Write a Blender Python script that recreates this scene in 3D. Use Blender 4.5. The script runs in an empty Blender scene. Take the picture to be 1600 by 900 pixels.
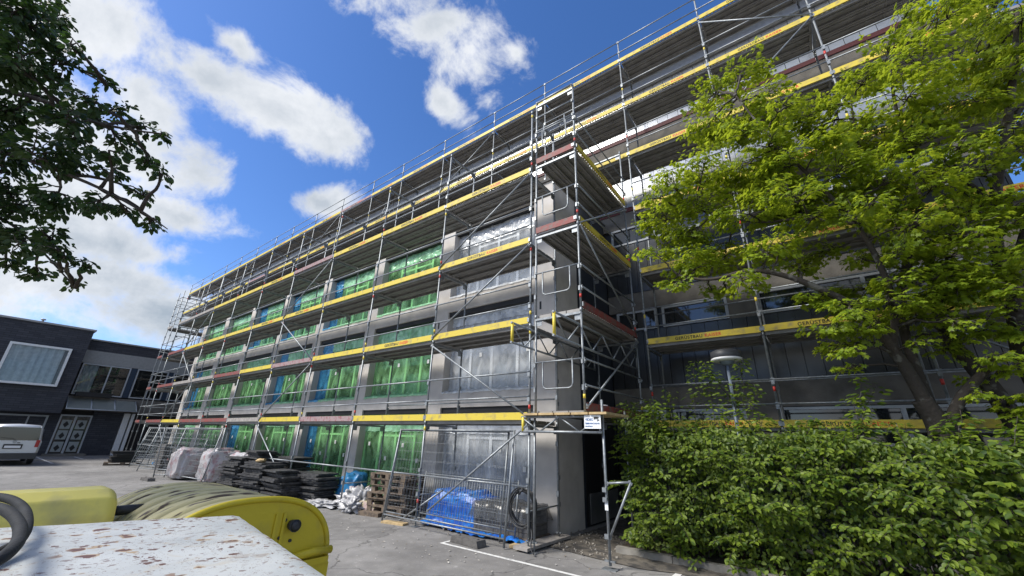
import bpy, math, random
import numpy as np
from mathutils import Vector, Matrix
random.seed(7); rng = np.random.default_rng(11)
R = math.radians
S = bpy.context.scene
COL = S.collection

# ------------------------------------------------------------------ camera, sky, sun, exposure
FPX, PITCH, ROLL, YAW, CAMH = 616.69, .3653, .0277, .6489, 1.892
_F0 = Vector((-math.sin(YAW), math.cos(YAW), 0)); _R0 = Vector((math.cos(YAW), math.sin(YAW), 0)); _U0 = Vector((0, 0, 1))
_F = _F0*math.cos(PITCH) + _U0*math.sin(PITCH); _U = -_F0*math.sin(PITCH) + _U0*math.cos(PITCH)
_R1 = _R0*math.cos(ROLL) + _U*math.sin(ROLL); _U1 = -_R0*math.sin(ROLL) + _U*math.cos(ROLL)
CAM = Vector((0, 0, CAMH))
cd = bpy.data.cameras.new('camera'); cam = bpy.data.objects.new('camera', cd); COL.objects.link(cam)
cd.sensor_width = 36; cd.lens = FPX/1600*36; cd.clip_start = .05; cd.clip_end = 3000
m = Matrix((( _R1.x, _U1.x, -_F.x), (_R1.y, _U1.y, -_F.y), (_R1.z, _U1.z, -_F.z)))
cam.matrix_world = Matrix.Translation(CAM) @ m.to_4x4()
S.camera = cam
S.view_settings.view_transform = 'Standard'; S.view_settings.look = 'None'; S.view_settings.gamma = 1
S.view_settings.use_curve_mapping = False
S.view_settings.exposure = 0.75
S.cycles.transparent_max_bounces = 16
S.cycles.max_bounces = 8

def ray(x, y): return _F + _R1*((x-800)/FPX) - _U1*((y-450)/FPX)
def atY(x, y, c): d = ray(x, y); return CAM + d*(c/d.y)
def atX(x, y, c): d = ray(x, y); return CAM + d*(c/d.x)
def atZ(x, y, c): d = ray(x, y); return CAM + d*((c-CAMH)/d.z)
def atD(x, y, c): return CAM + ray(x, y)*c

SUN_EL, SUN_AZ = R(45), R(-142)      # azimuth measured from +Y towards +X
sdir = Vector((math.sin(SUN_AZ)*math.cos(SUN_EL), math.cos(SUN_AZ)*math.cos(SUN_EL), math.sin(SUN_EL)))
sl = bpy.data.lights.new('sun', 'SUN'); so = bpy.data.objects.new('sun', sl); COL.objects.link(so)
sl.energy = 3.4; sl.angle = R(20); sl.color = (1, .95, .87)
so.rotation_euler = sdir.to_track_quat('Z', 'Y').to_euler()

W = bpy.data.worlds.new('World'); S.world = W; W.use_nodes = True
def build_world():
    nt = W.node_tree; N = nt.nodes; L = nt.links; N.clear()
    out = N.new('ShaderNodeOutputWorld'); bg = N.new('ShaderNodeBackground'); bg.inputs[1].default_value = 0.125
    sky = N.new('ShaderNodeTexSky'); sky.sky_type = 'NISHITA'; sky.sun_disc = False
    sky.sun_elevation = SUN_EL; sky.sun_rotation = SUN_AZ; sky.altitude = 100; sky.air_density = 1.0; sky.dust_density = .6; sky.ozone_density = 2.2
    tc = N.new('ShaderNodeTexCoord')
    def math_(op, a, b=None, c=None, clamp=False):
        n = N.new('ShaderNodeMath'); n.operation = op; n.use_clamp = clamp
        for i, v in enumerate((a, b, c)):
            if v is None: continue
            if isinstance(v, (int, float)): n.inputs[i].default_value = v
            else: L.new(v, n.inputs[i])
        return n.outputs[0]
    def dot(v, w):
        n = N.new('ShaderNodeVectorMath'); n.operation = 'DOT_PRODUCT'; L.new(v, n.inputs[0]); n.inputs[1].default_value = tuple(w); return n.outputs['Value']
    def noise(v, sc, det, ro=.55, dist=0):
        n = N.new('ShaderNodeTexNoise'); L.new(v, n.inputs['Vector']); n.inputs['Scale'].default_value = sc; n.inputs['Detail'].default_value = det
        n.inputs['Roughness'].default_value = ro; n.inputs['Distortion'].default_value = dist; return n
    g = tc.outputs['Generated']
    w1 = noise(g, 2.6, 4).outputs['Color']
    sub = N.new('ShaderNodeVectorMath'); sub.operation = 'SUBTRACT'; L.new(w1, sub.inputs[0]); sub.inputs[1].default_value = (.5, .5, .5)
    scl = N.new('ShaderNodeVectorMath'); scl.operation = 'SCALE'; L.new(sub.outputs[0], scl.inputs[0]); scl.inputs['Scale'].default_value = .10
    add = N.new('ShaderNodeVectorMath'); add.operation = 'ADD'; L.new(g, add.inputs[0]); L.new(scl.outputs[0], add.inputs[1])
    gw = add.outputs[0]
    # cloud banks: centre direction, half sizes and tilt, each one a soft ellipse on the sky
    banks = [(150,60,120,90,0),(225,150,60,55,10),(60,150,110,90,0),(330,125,58,40,30),(425,165,120,52,22),(505,205,80,38,15),(372,75,34,32,0),
             (700,35,118,58,-8),(745,105,80,52,10),(815,90,42,28,0),(690,172,48,32,30),(640,-10,120,50,0),
             (505,312,66,26,0),(310,268,60,48,20),(225,250,80,50,0),(300,340,90,40,15),(80,310,110,80,10),(150,445,190,66,5),(40,450,160,70,0),(240,400,110,36,10),(250,500,200,50,0),
             (150,380,120,40,0)]
    m_ = None
    for (x, y, a, b, t) in banks:
        c = ray(x, y).normalized(); k = 1/ray(x, y).length/FPX
        k2 = k*.85
        r = R(t); ax = _R1*math.cos(r) - _U1*math.sin(r); ay = _R1*math.sin(r) + _U1*math.cos(r)
        ax = (ax - c*ax.dot(c)).normalized(); ay = (ay - c*ay.dot(c)).normalized()
        u = math_('MULTIPLY_ADD', dot(gw, ax), 1/(a*k2), -c.dot(ax)/(a*k2)); v = math_('MULTIPLY_ADD', dot(gw, ay), 1/(b*k2), -c.dot(ay)/(b*k2))
        # centre dot(c, ax) is zero by construction; facing term keeps the far side of the sphere out
        d = math_('ADD', math_('MULTIPLY', u, u), math_('MULTIPLY', v, v))
        d = math_('ADD', d, math_('MULTIPLY', math_('LESS_THAN', dot(g, c), 0.2), 50))
        d = math_('SUBTRACT', 1, math_('SQRT', d))
        m_ = d if m_ is None else math_('SMOOTH_MAX', m_, d, .25)
    # free clouds for the rest of the dome
    fr = math_('MULTIPLY_ADD', noise(g, 2.1, 5, .55, .2).outputs['Fac'], 3.4, -1.55)
    vis = math_('GREATER_THAN', dot(g, _F), .32)
    fr = math_('SUBTRACT', fr, math_('MULTIPLY', vis, 5))
    m_ = math_('MAXIMUM', m_, fr)
    n1 = noise(g, 6.0, 10, .64, .25).outputs['Fac']
    n2 = noise(g, 5.0, 7, .6).outputs['Fac']
    dens = math_('ADD', m_, math_('MULTIPLY_ADD', n1, 4.6, -2.3))
    dens = math_('ADD', dens, .03)
    mr = N.new('ShaderNodeMapRange'); mr.interpolation_type = 'SMOOTHSTEP'; L.new(dens, mr.inputs[0]); mr.inputs[1].default_value = -.30; mr.inputs[2].default_value = .72
    # thick parts turn grey, more so low in the sky
    sh = N.new('ShaderNodeMapRange'); L.new(math_('MULTIPLY_ADD', n2, 1.6, math_('MULTIPLY', dens, .35)), sh.inputs[0]); sh.inputs[1].default_value = .72; sh.inputs[2].default_value = 1.45
    low = N.new('ShaderNodeMapRange'); L.new(dot(g, (0, 0, 1)), low.inputs[0]); low.inputs[1].default_value = .62; low.inputs[2].default_value = .08; low.inputs[3].default_value = .62; low.inputs[4].default_value = 1.0
    shade = math_('MULTIPLY', sh.outputs[0], low.outputs[0], clamp=True)
    cc = N.new('ShaderNodeMix'); cc.data_type = 'RGBA'; L.new(shade, cc.inputs[0]); cc.inputs[6].default_value = (4.7, 4.8, 4.95, 1); cc.inputs[7].default_value = (1.75, 2.1, 2.5, 1)
    # skylight colour
    hs = N.new('ShaderNodeHueSaturation'); hs.inputs['Saturation'].default_value = 1.16; hs.inputs['Value'].default_value = .88; tint = N.new('ShaderNodeVectorMath'); tint.operation = 'MULTIPLY'; tint.inputs[1].default_value = (.84, .88, 1.06); L.new(sky.outputs[0], tint.inputs[0]); L.new(tint.outputs[0], hs.inputs['Color'])
    mx = N.new('ShaderNodeMix'); mx.data_type = 'RGBA'; L.new(math_('MULTIPLY', mr.outputs[0], .97), mx.inputs[0]); L.new(hs.outputs[0], mx.inputs[6]); L.new(cc.outputs[2], mx.inputs[7])
    L.new(mx.outputs[2], bg.inputs[0]); L.new(bg.outputs[0], out.inputs[0])
build_world()

# ------------------------------------------------------------------ materials
MATS = {}
def mat(name, col, rough=.7, metal=0, var=.0, vscale=8, bump=0, bscale=40, spec=.5, col2=None, mixlo=.45, mixhi=.6, detail=6, alpha=None):
    if name in MATS: return MATS[name]
    mt = bpy.data.materials.new(name); mt.use_nodes = True; nt = mt.node_tree; N = nt.nodes; L = nt.links
    b = N['Principled BSDF']; b.inputs['Roughness'].default_value = rough; b.inputs['Metallic'].default_value = metal
    b.inputs['Specular IOR Level'].default_value = spec
    c = (*col, 1); b.inputs['Base Color'].default_value = c
    if var or col2 or bump:
        tc = N.new('ShaderNodeTexCoord'); co = tc.outputs['Object']
    if var or col2:
        n = N.new('ShaderNodeTexNoise'); n.inputs['Scale'].default_value = vscale; n.inputs['Detail'].default_value = detail; L.new(co, n.inputs['Vector'])
        mr = N.new('ShaderNodeMapRange'); L.new(n.outputs['Fac'], mr.inputs[0]); mr.inputs[1].default_value = mixlo; mr.inputs[2].default_value = mixhi
        mx = N.new('ShaderNodeMix'); mx.data_type = 'RGBA'; L.new(mr.outputs[0], mx.inputs[0])
        if col2: mx.inputs[6].default_value = c; mx.inputs[7].default_value = (*col2, 1)
        else:
            mr.inputs[1].default_value = .3; mr.inputs[2].default_value = .7
            mx.inputs[6].default_value = (*[v*(1-var) for v in col], 1); mx.inputs[7].default_value = (*[min(1, v*(1+var)) for v in col], 1)
        L.new(mx.outputs[2], b.inputs['Base Color'])
        mt['mix'] = mx.name
    if bump:
        n2 = N.new('ShaderNodeTexNoise'); n2.inputs['Scale'].default_value = bscale; n2.inputs['Detail'].default_value = 5; L.new(co, n2.inputs['Vector'])
        bp = N.new('ShaderNodeBump'); bp.inputs['Strength'].default_value = bump; bp.inputs['Distance'].default_value = .02; L.new(n2.outputs['Fac'], bp.inputs['Height']); L.new(bp.outputs[0], b.inputs['Normal'])
    MATS[name] = mt; return mt

steel = mat('galvanised_steel', (.25, .27, .285), .5, .6, var=.25, vscale=14, bump=.1, bscale=60)
deckst = mat('deck_steel', (.27, .262, .25), .6, .3, var=.22, vscale=3, bump=.05, bscale=60)
yellow = mat('yellow_board_paint', (.60, .47, .05), .6, 0, col2=(.34, .27, .10), vscale=6, mixlo=.52, mixhi=.74, bump=.15)
redp = mat('red_board_paint', (.22, .045, .04), .65, 0, col2=(.16, .09, .08), vscale=8, bump=.15)
fadedp = mat('faded_board_wood', (.30, .22, .22), .75, 0, col2=(.25, .10, .11), vscale=12, mixlo=.5, mixhi=.6, bump=.2)
greyb = mat('grey_board_wood', (.28, .26, .24), .8, 0, var=.3, bump=.2)
redmark = mat('red_marking', (.5, .04, .03), .5)
yelmark = mat('yellow_marking', (.7, .55, .06), .5)
plaster = mat('grey_plaster', (.53, .505, .475), .85, 0, var=.13, vscale=2.2, bump=.12, bscale=120)
concrete = mat('raw_concrete', (.165, .155, .14), .85, 0, col2=(.105, .10, .09), vscale=3, mixlo=.42, mixhi=.7, bump=.25, bscale=30)
darkwall = mat('anthracite_cladding', (.035, .042, .055), .35, .2, var=.2, vscale=2)
blackm = mat('black', (.012, .012, .013), .6)
shademetal = mat('shade_darkened_cladding', (.05, .053, .055), .3, .6, var=.3, vscale=1.5, bump=.08, bscale=6)  # metal of the lower bands, shade under the trees darkened into its colour
metalpanel = mat('light_metal_cladding', (.5, .51, .51), .28, .85, var=.12, vscale=3, bump=.08, bscale=6)
fascia = mat('fascia_metal', (.58, .59, .6), .3, .6, var=.1)
darkred = mat('dark_red_band', (.10, .02, .02), .6)
whiteframe = mat('white_window_frame', (.74, .76, .77), .4, 0, var=.06)
greyframe = mat('grey_window_frame', (.38, .41, .44), .4)
roofm = mat('roof_felt', (.08, .08, .08), .9, 0, var=.2)
sticker = mat('white_sticker', (.75, .75, .72), .6)
wood = mat('weathered_wood', (.16, .12, .085), .85, 0, col2=(.09, .07, .055), vscale=14, bump=.35, bscale=40)
woodlight = mat('fresh_wood', (.45, .33, .17), .8, 0, var=.25, vscale=10, bump=.2)
slab_m = mat('dark_roofing_slab', (.028, .028, .03), .6, 0, col2=(.06, .06, .06), vscale=6, bump=.5, bscale=25)
whitewrap = mat('white_shrink_wrap', (.42, .41, .42), .3, 0, col2=(.30, .15, .16), vscale=5, mixlo=.5, mixhi=.72, bump=1, bscale=16)
whitebag = mat('white_plastic_sheet', (.38, .38, .39), .3, 0, var=.2, vscale=6, bump=.8, bscale=12)
tarp = mat('blue_tarpaulin', (.015, .11, .50), .35, 0, col2=(.02, .20, .62), vscale=5, bump=.7, bscale=9)
bluebag = mat('blue_sack', (.02, .15, .33), .4, 0, var=.25, vscale=4, bump=.6, bscale=6)
rubber = mat('black_rubber', (.025, .027, .03), .55, 0, var=.3, vscale=20)
stone = mat('dark_stone', (.10, .095, .09), .9, 0, var=.3, vscale=9, bump=.5)
signw = mat('sign_white', (.78, .8, .82), .5)
signblue = mat('sign_blue', (.05, .12, .3), .5)
lampw = mat('lamp_white', (.72, .73, .74), .4)
lampgrey = mat('lamp_grey_top', (.05, .053, .06), .5)
postblue = mat('lamp_post_paint', (.18, .22, .28), .45, .2, var=.15)
letterk = mat('black_lettering', (.02, .018, .015), .6)
letterr = mat('red_lettering', (.62, .05, .02), .6)
bark = mat('tree_bark', (.045, .037, .03), .95, 0, col2=(.12, .115, .10), vscale=7, mixlo=.56, mixhi=.64, bump=.9, bscale=18)

def glass_mat(name, col, rough=.05, var=0):
    mt = mat(name, col, rough, 0, spec=.9, var=var, vscale=.8); mt.node_tree.nodes['Principled BSDF'].inputs['IOR'].default_value = 1.5; return mt
glassd = glass_mat('dark_glass', (.018, .022, .025))
blindm = mat('pale_blind_behind_glass', (.30, .325, .35), .12, 0, var=.25, vscale=2.5, spec=.9)
def film_mat(name, col, tint, fac, b=.55):
    mt = bpy.data.materials.new(name); mt.use_nodes = True; N = mt.node_tree.nodes; L = mt.node_tree.links
    p = N['Principled BSDF']; p.inputs['Base Color'].default_value = (*col, 1); p.inputs['Roughness'].default_value = .22; p.inputs['Specular IOR Level'].default_value = .8
    tc = N.new('ShaderNodeTexCoord'); mp = N.new('ShaderNodeMapping'); mp.inputs['Scale'].default_value = (2.4, 2.4, 1.5); L.new(tc.outputs['Object'], mp.inputs[0])
    n = N.new('ShaderNodeTexNoise'); n.inputs['Scale'].default_value = 1.2; n.inputs['Detail'].default_value = 7; n.inputs['Distortion'].default_value = .8; L.new(mp.outputs[0], n.inputs['Vector'])
    bp = N.new('ShaderNodeBump'); bp.inputs['Strength'].default_value = b; bp.inputs['Distance'].default_value = .05; L.new(n.outputs['Fac'], bp.inputs['Height']); L.new(bp.outputs[0], p.inputs['Normal'])
    tr = N.new('ShaderNodeBsdfTransparent'); tr.inputs[0].default_value = (*tint, 1)
    mx = N.new('ShaderNodeMixShader'); mr = N.new('ShaderNodeMapRange'); L.new(n.outputs['Fac'], mr.inputs[0]); mr.inputs[1].default_value = .3; mr.inputs[2].default_value = .75
    mr.inputs[3].default_value = fac-.2; mr.inputs[4].default_value = fac+.38
    L.new(mr.outputs[0], mx.inputs[0]); L.new(tr.outputs[0], mx.inputs[1]); L.new(p.outputs[0], mx.inputs[2]); L.new(mx.outputs[0], N['Material Output'].inputs[0])
    MATS[name] = mt; return mt
greenfilm = film_mat('green_protective_film', (.34, .72, .33), (.66, .98, .62), .24)
bluefilm = film_mat('blue_protective_film', (.07, .34, .60), (.4, .7, .95), .45)
greenfold = film_mat('folded_green_film', (.42, .80, .50), (.6, 1, .7), .62)
clearfold = film_mat('folded_clear_film', (.72, .76, .80), (.9, .92, .94), .62)
bluefold = film_mat('folded_blue_film', (.12, .45, .78), (.4, .7, 1), .62)
clearfilm = film_mat('clear_protective_film', (.74, .77, .80), (.94, .96, .98), .24, b=.6)

def leaf_mat(name, c1, c2, trans, tf=.45, rough=.45):
    mt = bpy.data.materials.new(name); mt.use_nodes = True; N = mt.node_tree.nodes; L = mt.node_tree.links
    p = N['Principled BSDF']; p.inputs['Roughness'].default_value = rough; p.inputs['Specular IOR Level'].default_value = .35
    g = N.new('ShaderNodeNewGeometry'); mx = N.new('ShaderNodeMix'); mx.data_type = 'RGBA'; L.new(g.outputs['Random Per Island'], mx.inputs[0])
    mx.inputs[6].default_value = (*c1, 1); mx.inputs[7].default_value = (*c2, 1)
    L.new(mx.outputs[2], p.inputs['Base Color'])
    t = N.new('ShaderNodeBsdfTranslucent'); t.inputs[0].default_value = (*trans, 1); ms = N.new('ShaderNodeMixShader'); ms.inputs[0].default_value = tf
    L.new(p.outputs[0], ms.inputs[1]); L.new(t.outputs[0], ms.inputs[2]); L.new(ms.outputs[0], N['Material Output'].inputs[0])
    MATS[name] = mt; return mt
leaf_maple = leaf_mat('maple_leaf', (.09, .15, .012), (.25, .33, .025), (.50, .60, .035), .42)
leaf_hedge = leaf_mat('hornbeam_leaf', (.022, .055, .008), (.16, .22, .02), (.22, .34, .025), .3, .5)
leaf_dark = leaf_mat('dark_broad_leaf', (.028, .055, .018), (.05, .09, .025), (.06, .13, .02), .25)

# ------------------------------------------------------------------ mesh helpers
class MB:
    def __init__(s): s.v = []; s.f = []; s.mi = []; s.sm = []
    def add(s, vs, fs, mi=0, smooth=False):
        o = len(s.v); s.v += [tuple(v) for v in vs]; s.f += [tuple(o+i for i in f) for f in fs]; s.mi += [mi]*len(fs); s.sm += [smooth]*len(fs); return s
    def box(s, a, b, mi=0, M=None):
        (x0, y0, z0), (x1, y1, z1) = a, b
        vs = [Vector(p) for p in ((x0,y0,z0),(x1,y0,z0),(x1,y1,z0),(x0,y1,z0),(x0,y0,z1),(x1,y0,z1),(x1,y1,z1),(x0,y1,z1))]
        if M: vs = [M @ v for v in vs]
        return s.add(vs, ((0,3,2,1),(4,5,6,7),(0,1,5,4),(1,2,6,5),(2,3,7,6),(3,0,4,7)), mi)
    def tube(s, pts, r, n=8, mi=0, closed=False, caps=True):
        pts = [Vector(p) for p in pts]; k = len(pts); rs = r if isinstance(r, (list, tuple)) else [r]*k
        vs = []; up = None
        for i, p in enumerate(pts):
            a = pts[(i-1) % k] if (closed or i > 0) else p; b = pts[(i+1) % k] if (closed or i < k-1) else p
            t = (b-a).normalized()
            if up is None: up = t.orthogonal().normalized()
            else:
                up = up - t*up.dot(t); up = up.normalized() if up.length > 1e-6 else t.orthogonal().normalized()
            w = t.cross(up)
            for j in range(n):
                an = 2*math.pi*j/n; vs.append(p + (up*math.cos(an)+w*math.sin(an))*rs[i])
        fs = []
        for i in range(k if closed else k-1):
            for j in range(n):
                a = i*n+j; b = i*n+(j+1) % n; c = ((i+1) % k)*n+(j+1) % n; d = ((i+1) % k)*n+j; fs.append((a, b, c, d))
        s.add(vs, fs, mi, True)
        if caps and not closed:
            o = len(s.v)-len(vs)
            s.f += [tuple(o+j for j in reversed(range(n))), tuple(o+(k-1)*n+j for j in range(n))]; s.mi += [mi]*2; s.sm += [False]*2
        return s
    def prism(s, prof, axis, a, b, mi=0, smooth=False):
        # prof: list of 2D points; axis 'x','y','z' extruded from a to b
        def P(p, t): return {'x': (t, p[0], p[1]), 'y': (p[0], t, p[1]), 'z': (p[0], p[1], t)}[axis]
        n = len(prof); vs = [P(p, a) for p in prof] + [P(p, b) for p in prof]
        s.add(vs, [(i, (i+1) % n, n+(i+1) % n, n+i) for i in range(n)], mi, smooth)
        s.add(vs, [tuple(reversed(range(n))), tuple(range(n, 2*n))], mi); return s
    def build(s, name, mats, parent=None, loc=None, recalc=True):
        me = bpy.data.meshes.new(name); me.from_pydata(s.v, [], s.f)
        for mt in (mats if isinstance(mats, (list, tuple)) else [mats]): me.materials.append(mt)
        me.polygons.foreach_set('material_index', s.mi); me.polygons.foreach_set('use_smooth', s.sm)
        if recalc:
            import bmesh
            bm = bmesh.new(); bm.from_mesh(me); bmesh.ops.recalc_face_normals(bm, faces=bm.faces); bm.to_mesh(me); bm.free()
        o = bpy.data.objects.new(name, me); COL.objects.link(o)
        if parent: o.parent = parent
        if loc is not None: o.location = loc
        return o
def tag(o, label=None, cat=None, group=None, kind=None):
    if label: o['label'] = label
    if cat: o['category'] = cat
    if group: o['group'] = group
    if kind: o['kind'] = kind
    return o
def thing(name, loc, label, cat, group=None, rz=0):
    o = bpy.data.objects.new(name, None); COL.objects.link(o); o.location = loc; o.rotation_euler = (0, 0, rz); o.empty_display_size = .2
    return tag(o, label, cat, group)
def kids(o): return [c for c in COL.objects if c.parent == o]
def copy_tree(o, parent=None):
    c = o.copy(); COL.objects.link(c); c.parent = parent
    for ch in kids(o): copy_tree(ch, c)
    return c
def inst(name, me, parent, loc, mats=None, label=None, rot=None):
    o = bpy.data.objects.new(name, me); COL.objects.link(o); o.parent = parent; o.location = loc
    if rot: o.rotation_euler = rot
    if label: o['label'] = label
    return o
def mesh_of(mb, name, mats):
    o = mb.build(name, mats); me = o.data; bpy.data.objects.remove(o); return me
def text_mesh(txt, size, mt, spacing=1.0, offs=0.0, extr=.0015):
    cu = bpy.data.curves.new('lettering', 'FONT'); cu.body = txt; cu.size = size; cu.extrude = extr; cu.offset = offs; cu.space_character = spacing
    o = bpy.data.objects.new('lettering', cu); COL.objects.link(o); dg = bpy.context.evaluated_depsgraph_get()
    me = bpy.data.meshes.new_from_object(o.evaluated_get(dg)); bpy.data.objects.remove(o); me.materials.clear(); me.materials.append(mt)
    w = max(v.co.x for v in me.vertices); return me, w
def grid_mesh(name, nx, nz, fn, mt, parent=None, smooth=True, solid=0):
    vs = [fn(i/nx, j/nz) for j in range(nz+1) for i in range(nx+1)]
    fs = [(j*(nx+1)+i, j*(nx+1)+i+1, (j+1)*(nx+1)+i+1, (j+1)*(nx+1)+i) for j in range(nz) for i in range(nx)]
    b = MB(); b.add(vs, fs, 0, smooth); return b.build(name, mt, parent)
from mathutils import noise as MN
def fbm(p, s=1): return MN.fractal(Vector(p)*s, 1, 2, 4)
def blob(name, c, r, mt, seed, amp=.25, sc=2.5, n=24, parent=None, flat=0, powr=1.0):
    def f(u, v):
        th = u*2*math.pi; ph = (v-.5)*math.pi
        cx, cy, cz = math.cos(th)*math.cos(ph), math.sin(th)*math.cos(ph), math.sin(ph)
        q = lambda t: math.copysign(abs(t)**powr, t)
        d = Vector((q(cx), q(cy), q(cz)))
        k = 1+amp*fbm((cx+seed, cy, cz), sc)
        p = Vector((d.x*r[0]*k, d.y*r[1]*k, d.z*r[2]*k))
        if p.z < -r[2]*.9: p.z = -r[2]*.9
        return Vector(c)+p
    return grid_mesh(name, n*2, n, f, mt, parent)

# ------------------------------------------------------------------ ground, lines
def ground_material():
    mt = mat('asphalt', (.20, .20, .20), .88, 0); N = mt.node_tree.nodes; L = mt.node_tree.links; b = N['Principled BSDF']
    tc = N.new('ShaderNodeTexCoord')
    def nz(sc, det, dist=0): n = N.new('ShaderNodeTexNoise'); n.inputs['Scale'].default_value = sc; n.inputs['Detail'].default_value = det; n.inputs['Distortion'].default_value = dist; L.new(tc.outputs['Object'], n.inputs['Vector']); return n.outputs['Fac']
    def ramp(f, a, b_, c0, c1):
        mr = N.new('ShaderNodeMapRange'); L.new(f, mr.inputs[0]); mr.inputs[1].default_value = a; mr.inputs[2].default_value = b_; mr.inputs[3].default_value = c0; mr.inputs[4].default_value = c1; return mr.outputs[0]
    def mul(a, b_): n = N.new('ShaderNodeMath'); n.operation = 'MULTIPLY'; L.new(a, n.inputs[0]); L.new(b_, n.inputs[1]); return n.outputs[0]
    v = mul(ramp(nz(.35, 6, .6), .35, .65, .75, 1.2), ramp(nz(3.2, 8), .3, .7, .82, 1.15)); v = mul(v, ramp(nz(140, 2), .3, .7, .65, 1.3))
    st = ramp(nz(1.1, 4, 1.5), .60, .68, 1.0, .78); v = mul(v, st); v = mul(v, ramp(nz(9, 8, .4), .62, .70, 1.0, 1.35))
    vo = N.new('ShaderNodeTexVoronoi'); vo.feature = 'DISTANCE_TO_EDGE'; vo.inputs['Scale'].default_value = .33; wz = N.new('ShaderNodeTexNoise'); wz.inputs['Scale'].default_value = 1.6; wz.inputs['Detail'].default_value = 6; L.new(tc.outputs['Object'], wz.inputs['Vector'])
    wa = N.new('ShaderNodeMixRGB'); wa.blend_type = 'ADD'; wa.inputs[0].default_value = .9; L.new(tc.outputs['Object'], wa.inputs[1]); L.new(wz.outputs['Color'], wa.inputs[2]); L.new(wa.outputs[0], vo.inputs['Vector'])
    v = mul(v, ramp(vo.outputs['Distance'], .002, .007, .55, 1.0))
    mx = N.new('ShaderNodeVectorMath'); mx.operation = 'SCALE'; mx.inputs[0].default_value = (.200, .194, .186); L.new(v, mx.inputs['Scale']); L.new(mx.outputs[0], b.inputs['Base Color'])
    bp = N.new('ShaderNodeBump'); bp.inputs['Strength'].default_value = .5; bp.inputs['Distance'].default_value = .01; L.new(nz(110, 3), bp.inputs['Height']); L.new(bp.outputs[0], b.inputs['Normal'])
    return mt
g = MB(); g.add([(-400,-400,0),(400,-400,0),(400,400,0),(-400,400,0)], [(0,1,2,3)]); tag(g.build('ground', ground_material()), kind='structure')
linem = mat('worn_white_paint', (.62, .62, .60), .8, 0, col2=(.25, .25, .24), vscale=12, mixlo=.56, mixhi=.68)
g = MB(); g.box((-6.3, 6.24, .004), (-1.9, 6.31, .006)); g.box((-6.3, 6.311, .004), (-6.24, 6.75, .006)); g.box((-2.29, 7.0, .004), (-2.19, 7.5, .006))
g.box((-41, 3.9, .004), (-34, 4.0, .006)); g.box((-41, 5.6, .004), (-38, 5.7, .006))
tag(g.build('parking_line', linem), kind='structure')
dirt = mat('dirt_strip', (.13, .115, .095), .95, 0, col2=(.06, .055, .05), vscale=6, bump=.9, bscale=45)
def dirtfn(u, v):
    x = -33+u*(33.5-5.0+4.9); y = 7.35+v*.97+.12*fbm((x*.8, 3, 0))*(1-v); return Vector((x, y, .012+.03*abs(fbm((x, y, 0), 5))*(1 if v > 0 else 0)))
tag(grid_mesh('gravel_strip', 260, 8, dirtfn, dirt), kind='structure')
def dirt2(u, v):
    x = -4.62+u*3.6; y = 7.75+v*3.8+.15*fbm((x*1.3, 9, 0))*(1-v); return Vector((x, y, .012+.04*abs(fbm((x, y, 3), 4))*(1 if v > 0 else 0)))
tag(grid_mesh('gravel_path', 50, 50, dirt2, dirt), kind='structure')
# loose rubble
g = MB()
for k in range(520):
    if k < 300: x = random.uniform(-5.2, -3.2); y = random.uniform(7.3, 9.2)
    else: x = random.uniform(-12, -4.9); y = random.gauss(7.35, .25)
    r = random.uniform(.01, .035); a = random.random()*6
    M_ = Matrix.Translation((x, y, .02+r*.3)) @ Matrix.Rotation(a, 4, Vector((random.random(), random.random(), 1)).normalized()) @ Matrix.Diagonal((1, random.uniform(.5, 1), random.uniform(.4, .8), 1))
    t = (1+5**.5)/2; vs = [M_ @ (Vector(p).normalized()*r) for p in ((1,1,1),(1,-1,-1),(-1,1,-1),(-1,-1,1),(1,.9,-1),(-1,-1,-.8))]
    g.add(vs, [(0,1,4),(0,3,1),(0,2,3),(0,4,2),(1,3,5),(1,5,4),(2,5,3),(2,4,5)])
tag(g.build('rubble', mat('rubble_stone', (.26, .24, .21), .9, 0, var=.4, vscale=2)), 'loose grey rubble along the foot of the building', kind='stuff')
g = MB()
for k in range(260):
    x = random.uniform(-13, -3); y = random.uniform(5.2, 7.3) if random.random() < .6 else random.uniform(3, 7); w_ = random.uniform(.008, .04); a = random.random()*6.28; c_, s_ = math.cos(a)*w_, math.sin(a)*w_
    g.add([(x-c_, y-s_, .008), (x+s_*.5, y-c_*.5, .009+w_*.3), (x+c_, y+s_, .01), (x-s_*.5, y+c_*.5, .008+w_*.2)], [(0, 1, 2, 3)])
tag(g.build('litter', mat('pale_litter', (.5, .48, .44), .8, 0, col2=(.2, .16, .1), vscale=3)), 'small scraps and crumbs scattered over the asphalt before the fence panels', kind='stuff')
# kerb and planting soil by the hedge
kerbm = mat('kerb_stone', (.22, .21, .19), .9, 0, var=.25, vscale=5, bump=.4)
g = MB()
for k in range(9): g.box((-3.45+k*1.0, 7.88, 0), (-2.46+k*1.0, 8.0, .12))
tag(g.build('kerb', kerbm), kind='structure')
g = MB(); g.box((-3.45, 8.001, 0), (6, 10.0, .09)); tag(g.build('planting_bed', mat('soil', (.05, .038, .027), .95, 0, var=.4, vscale=9, bump=.8)), kind='structure')

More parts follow.
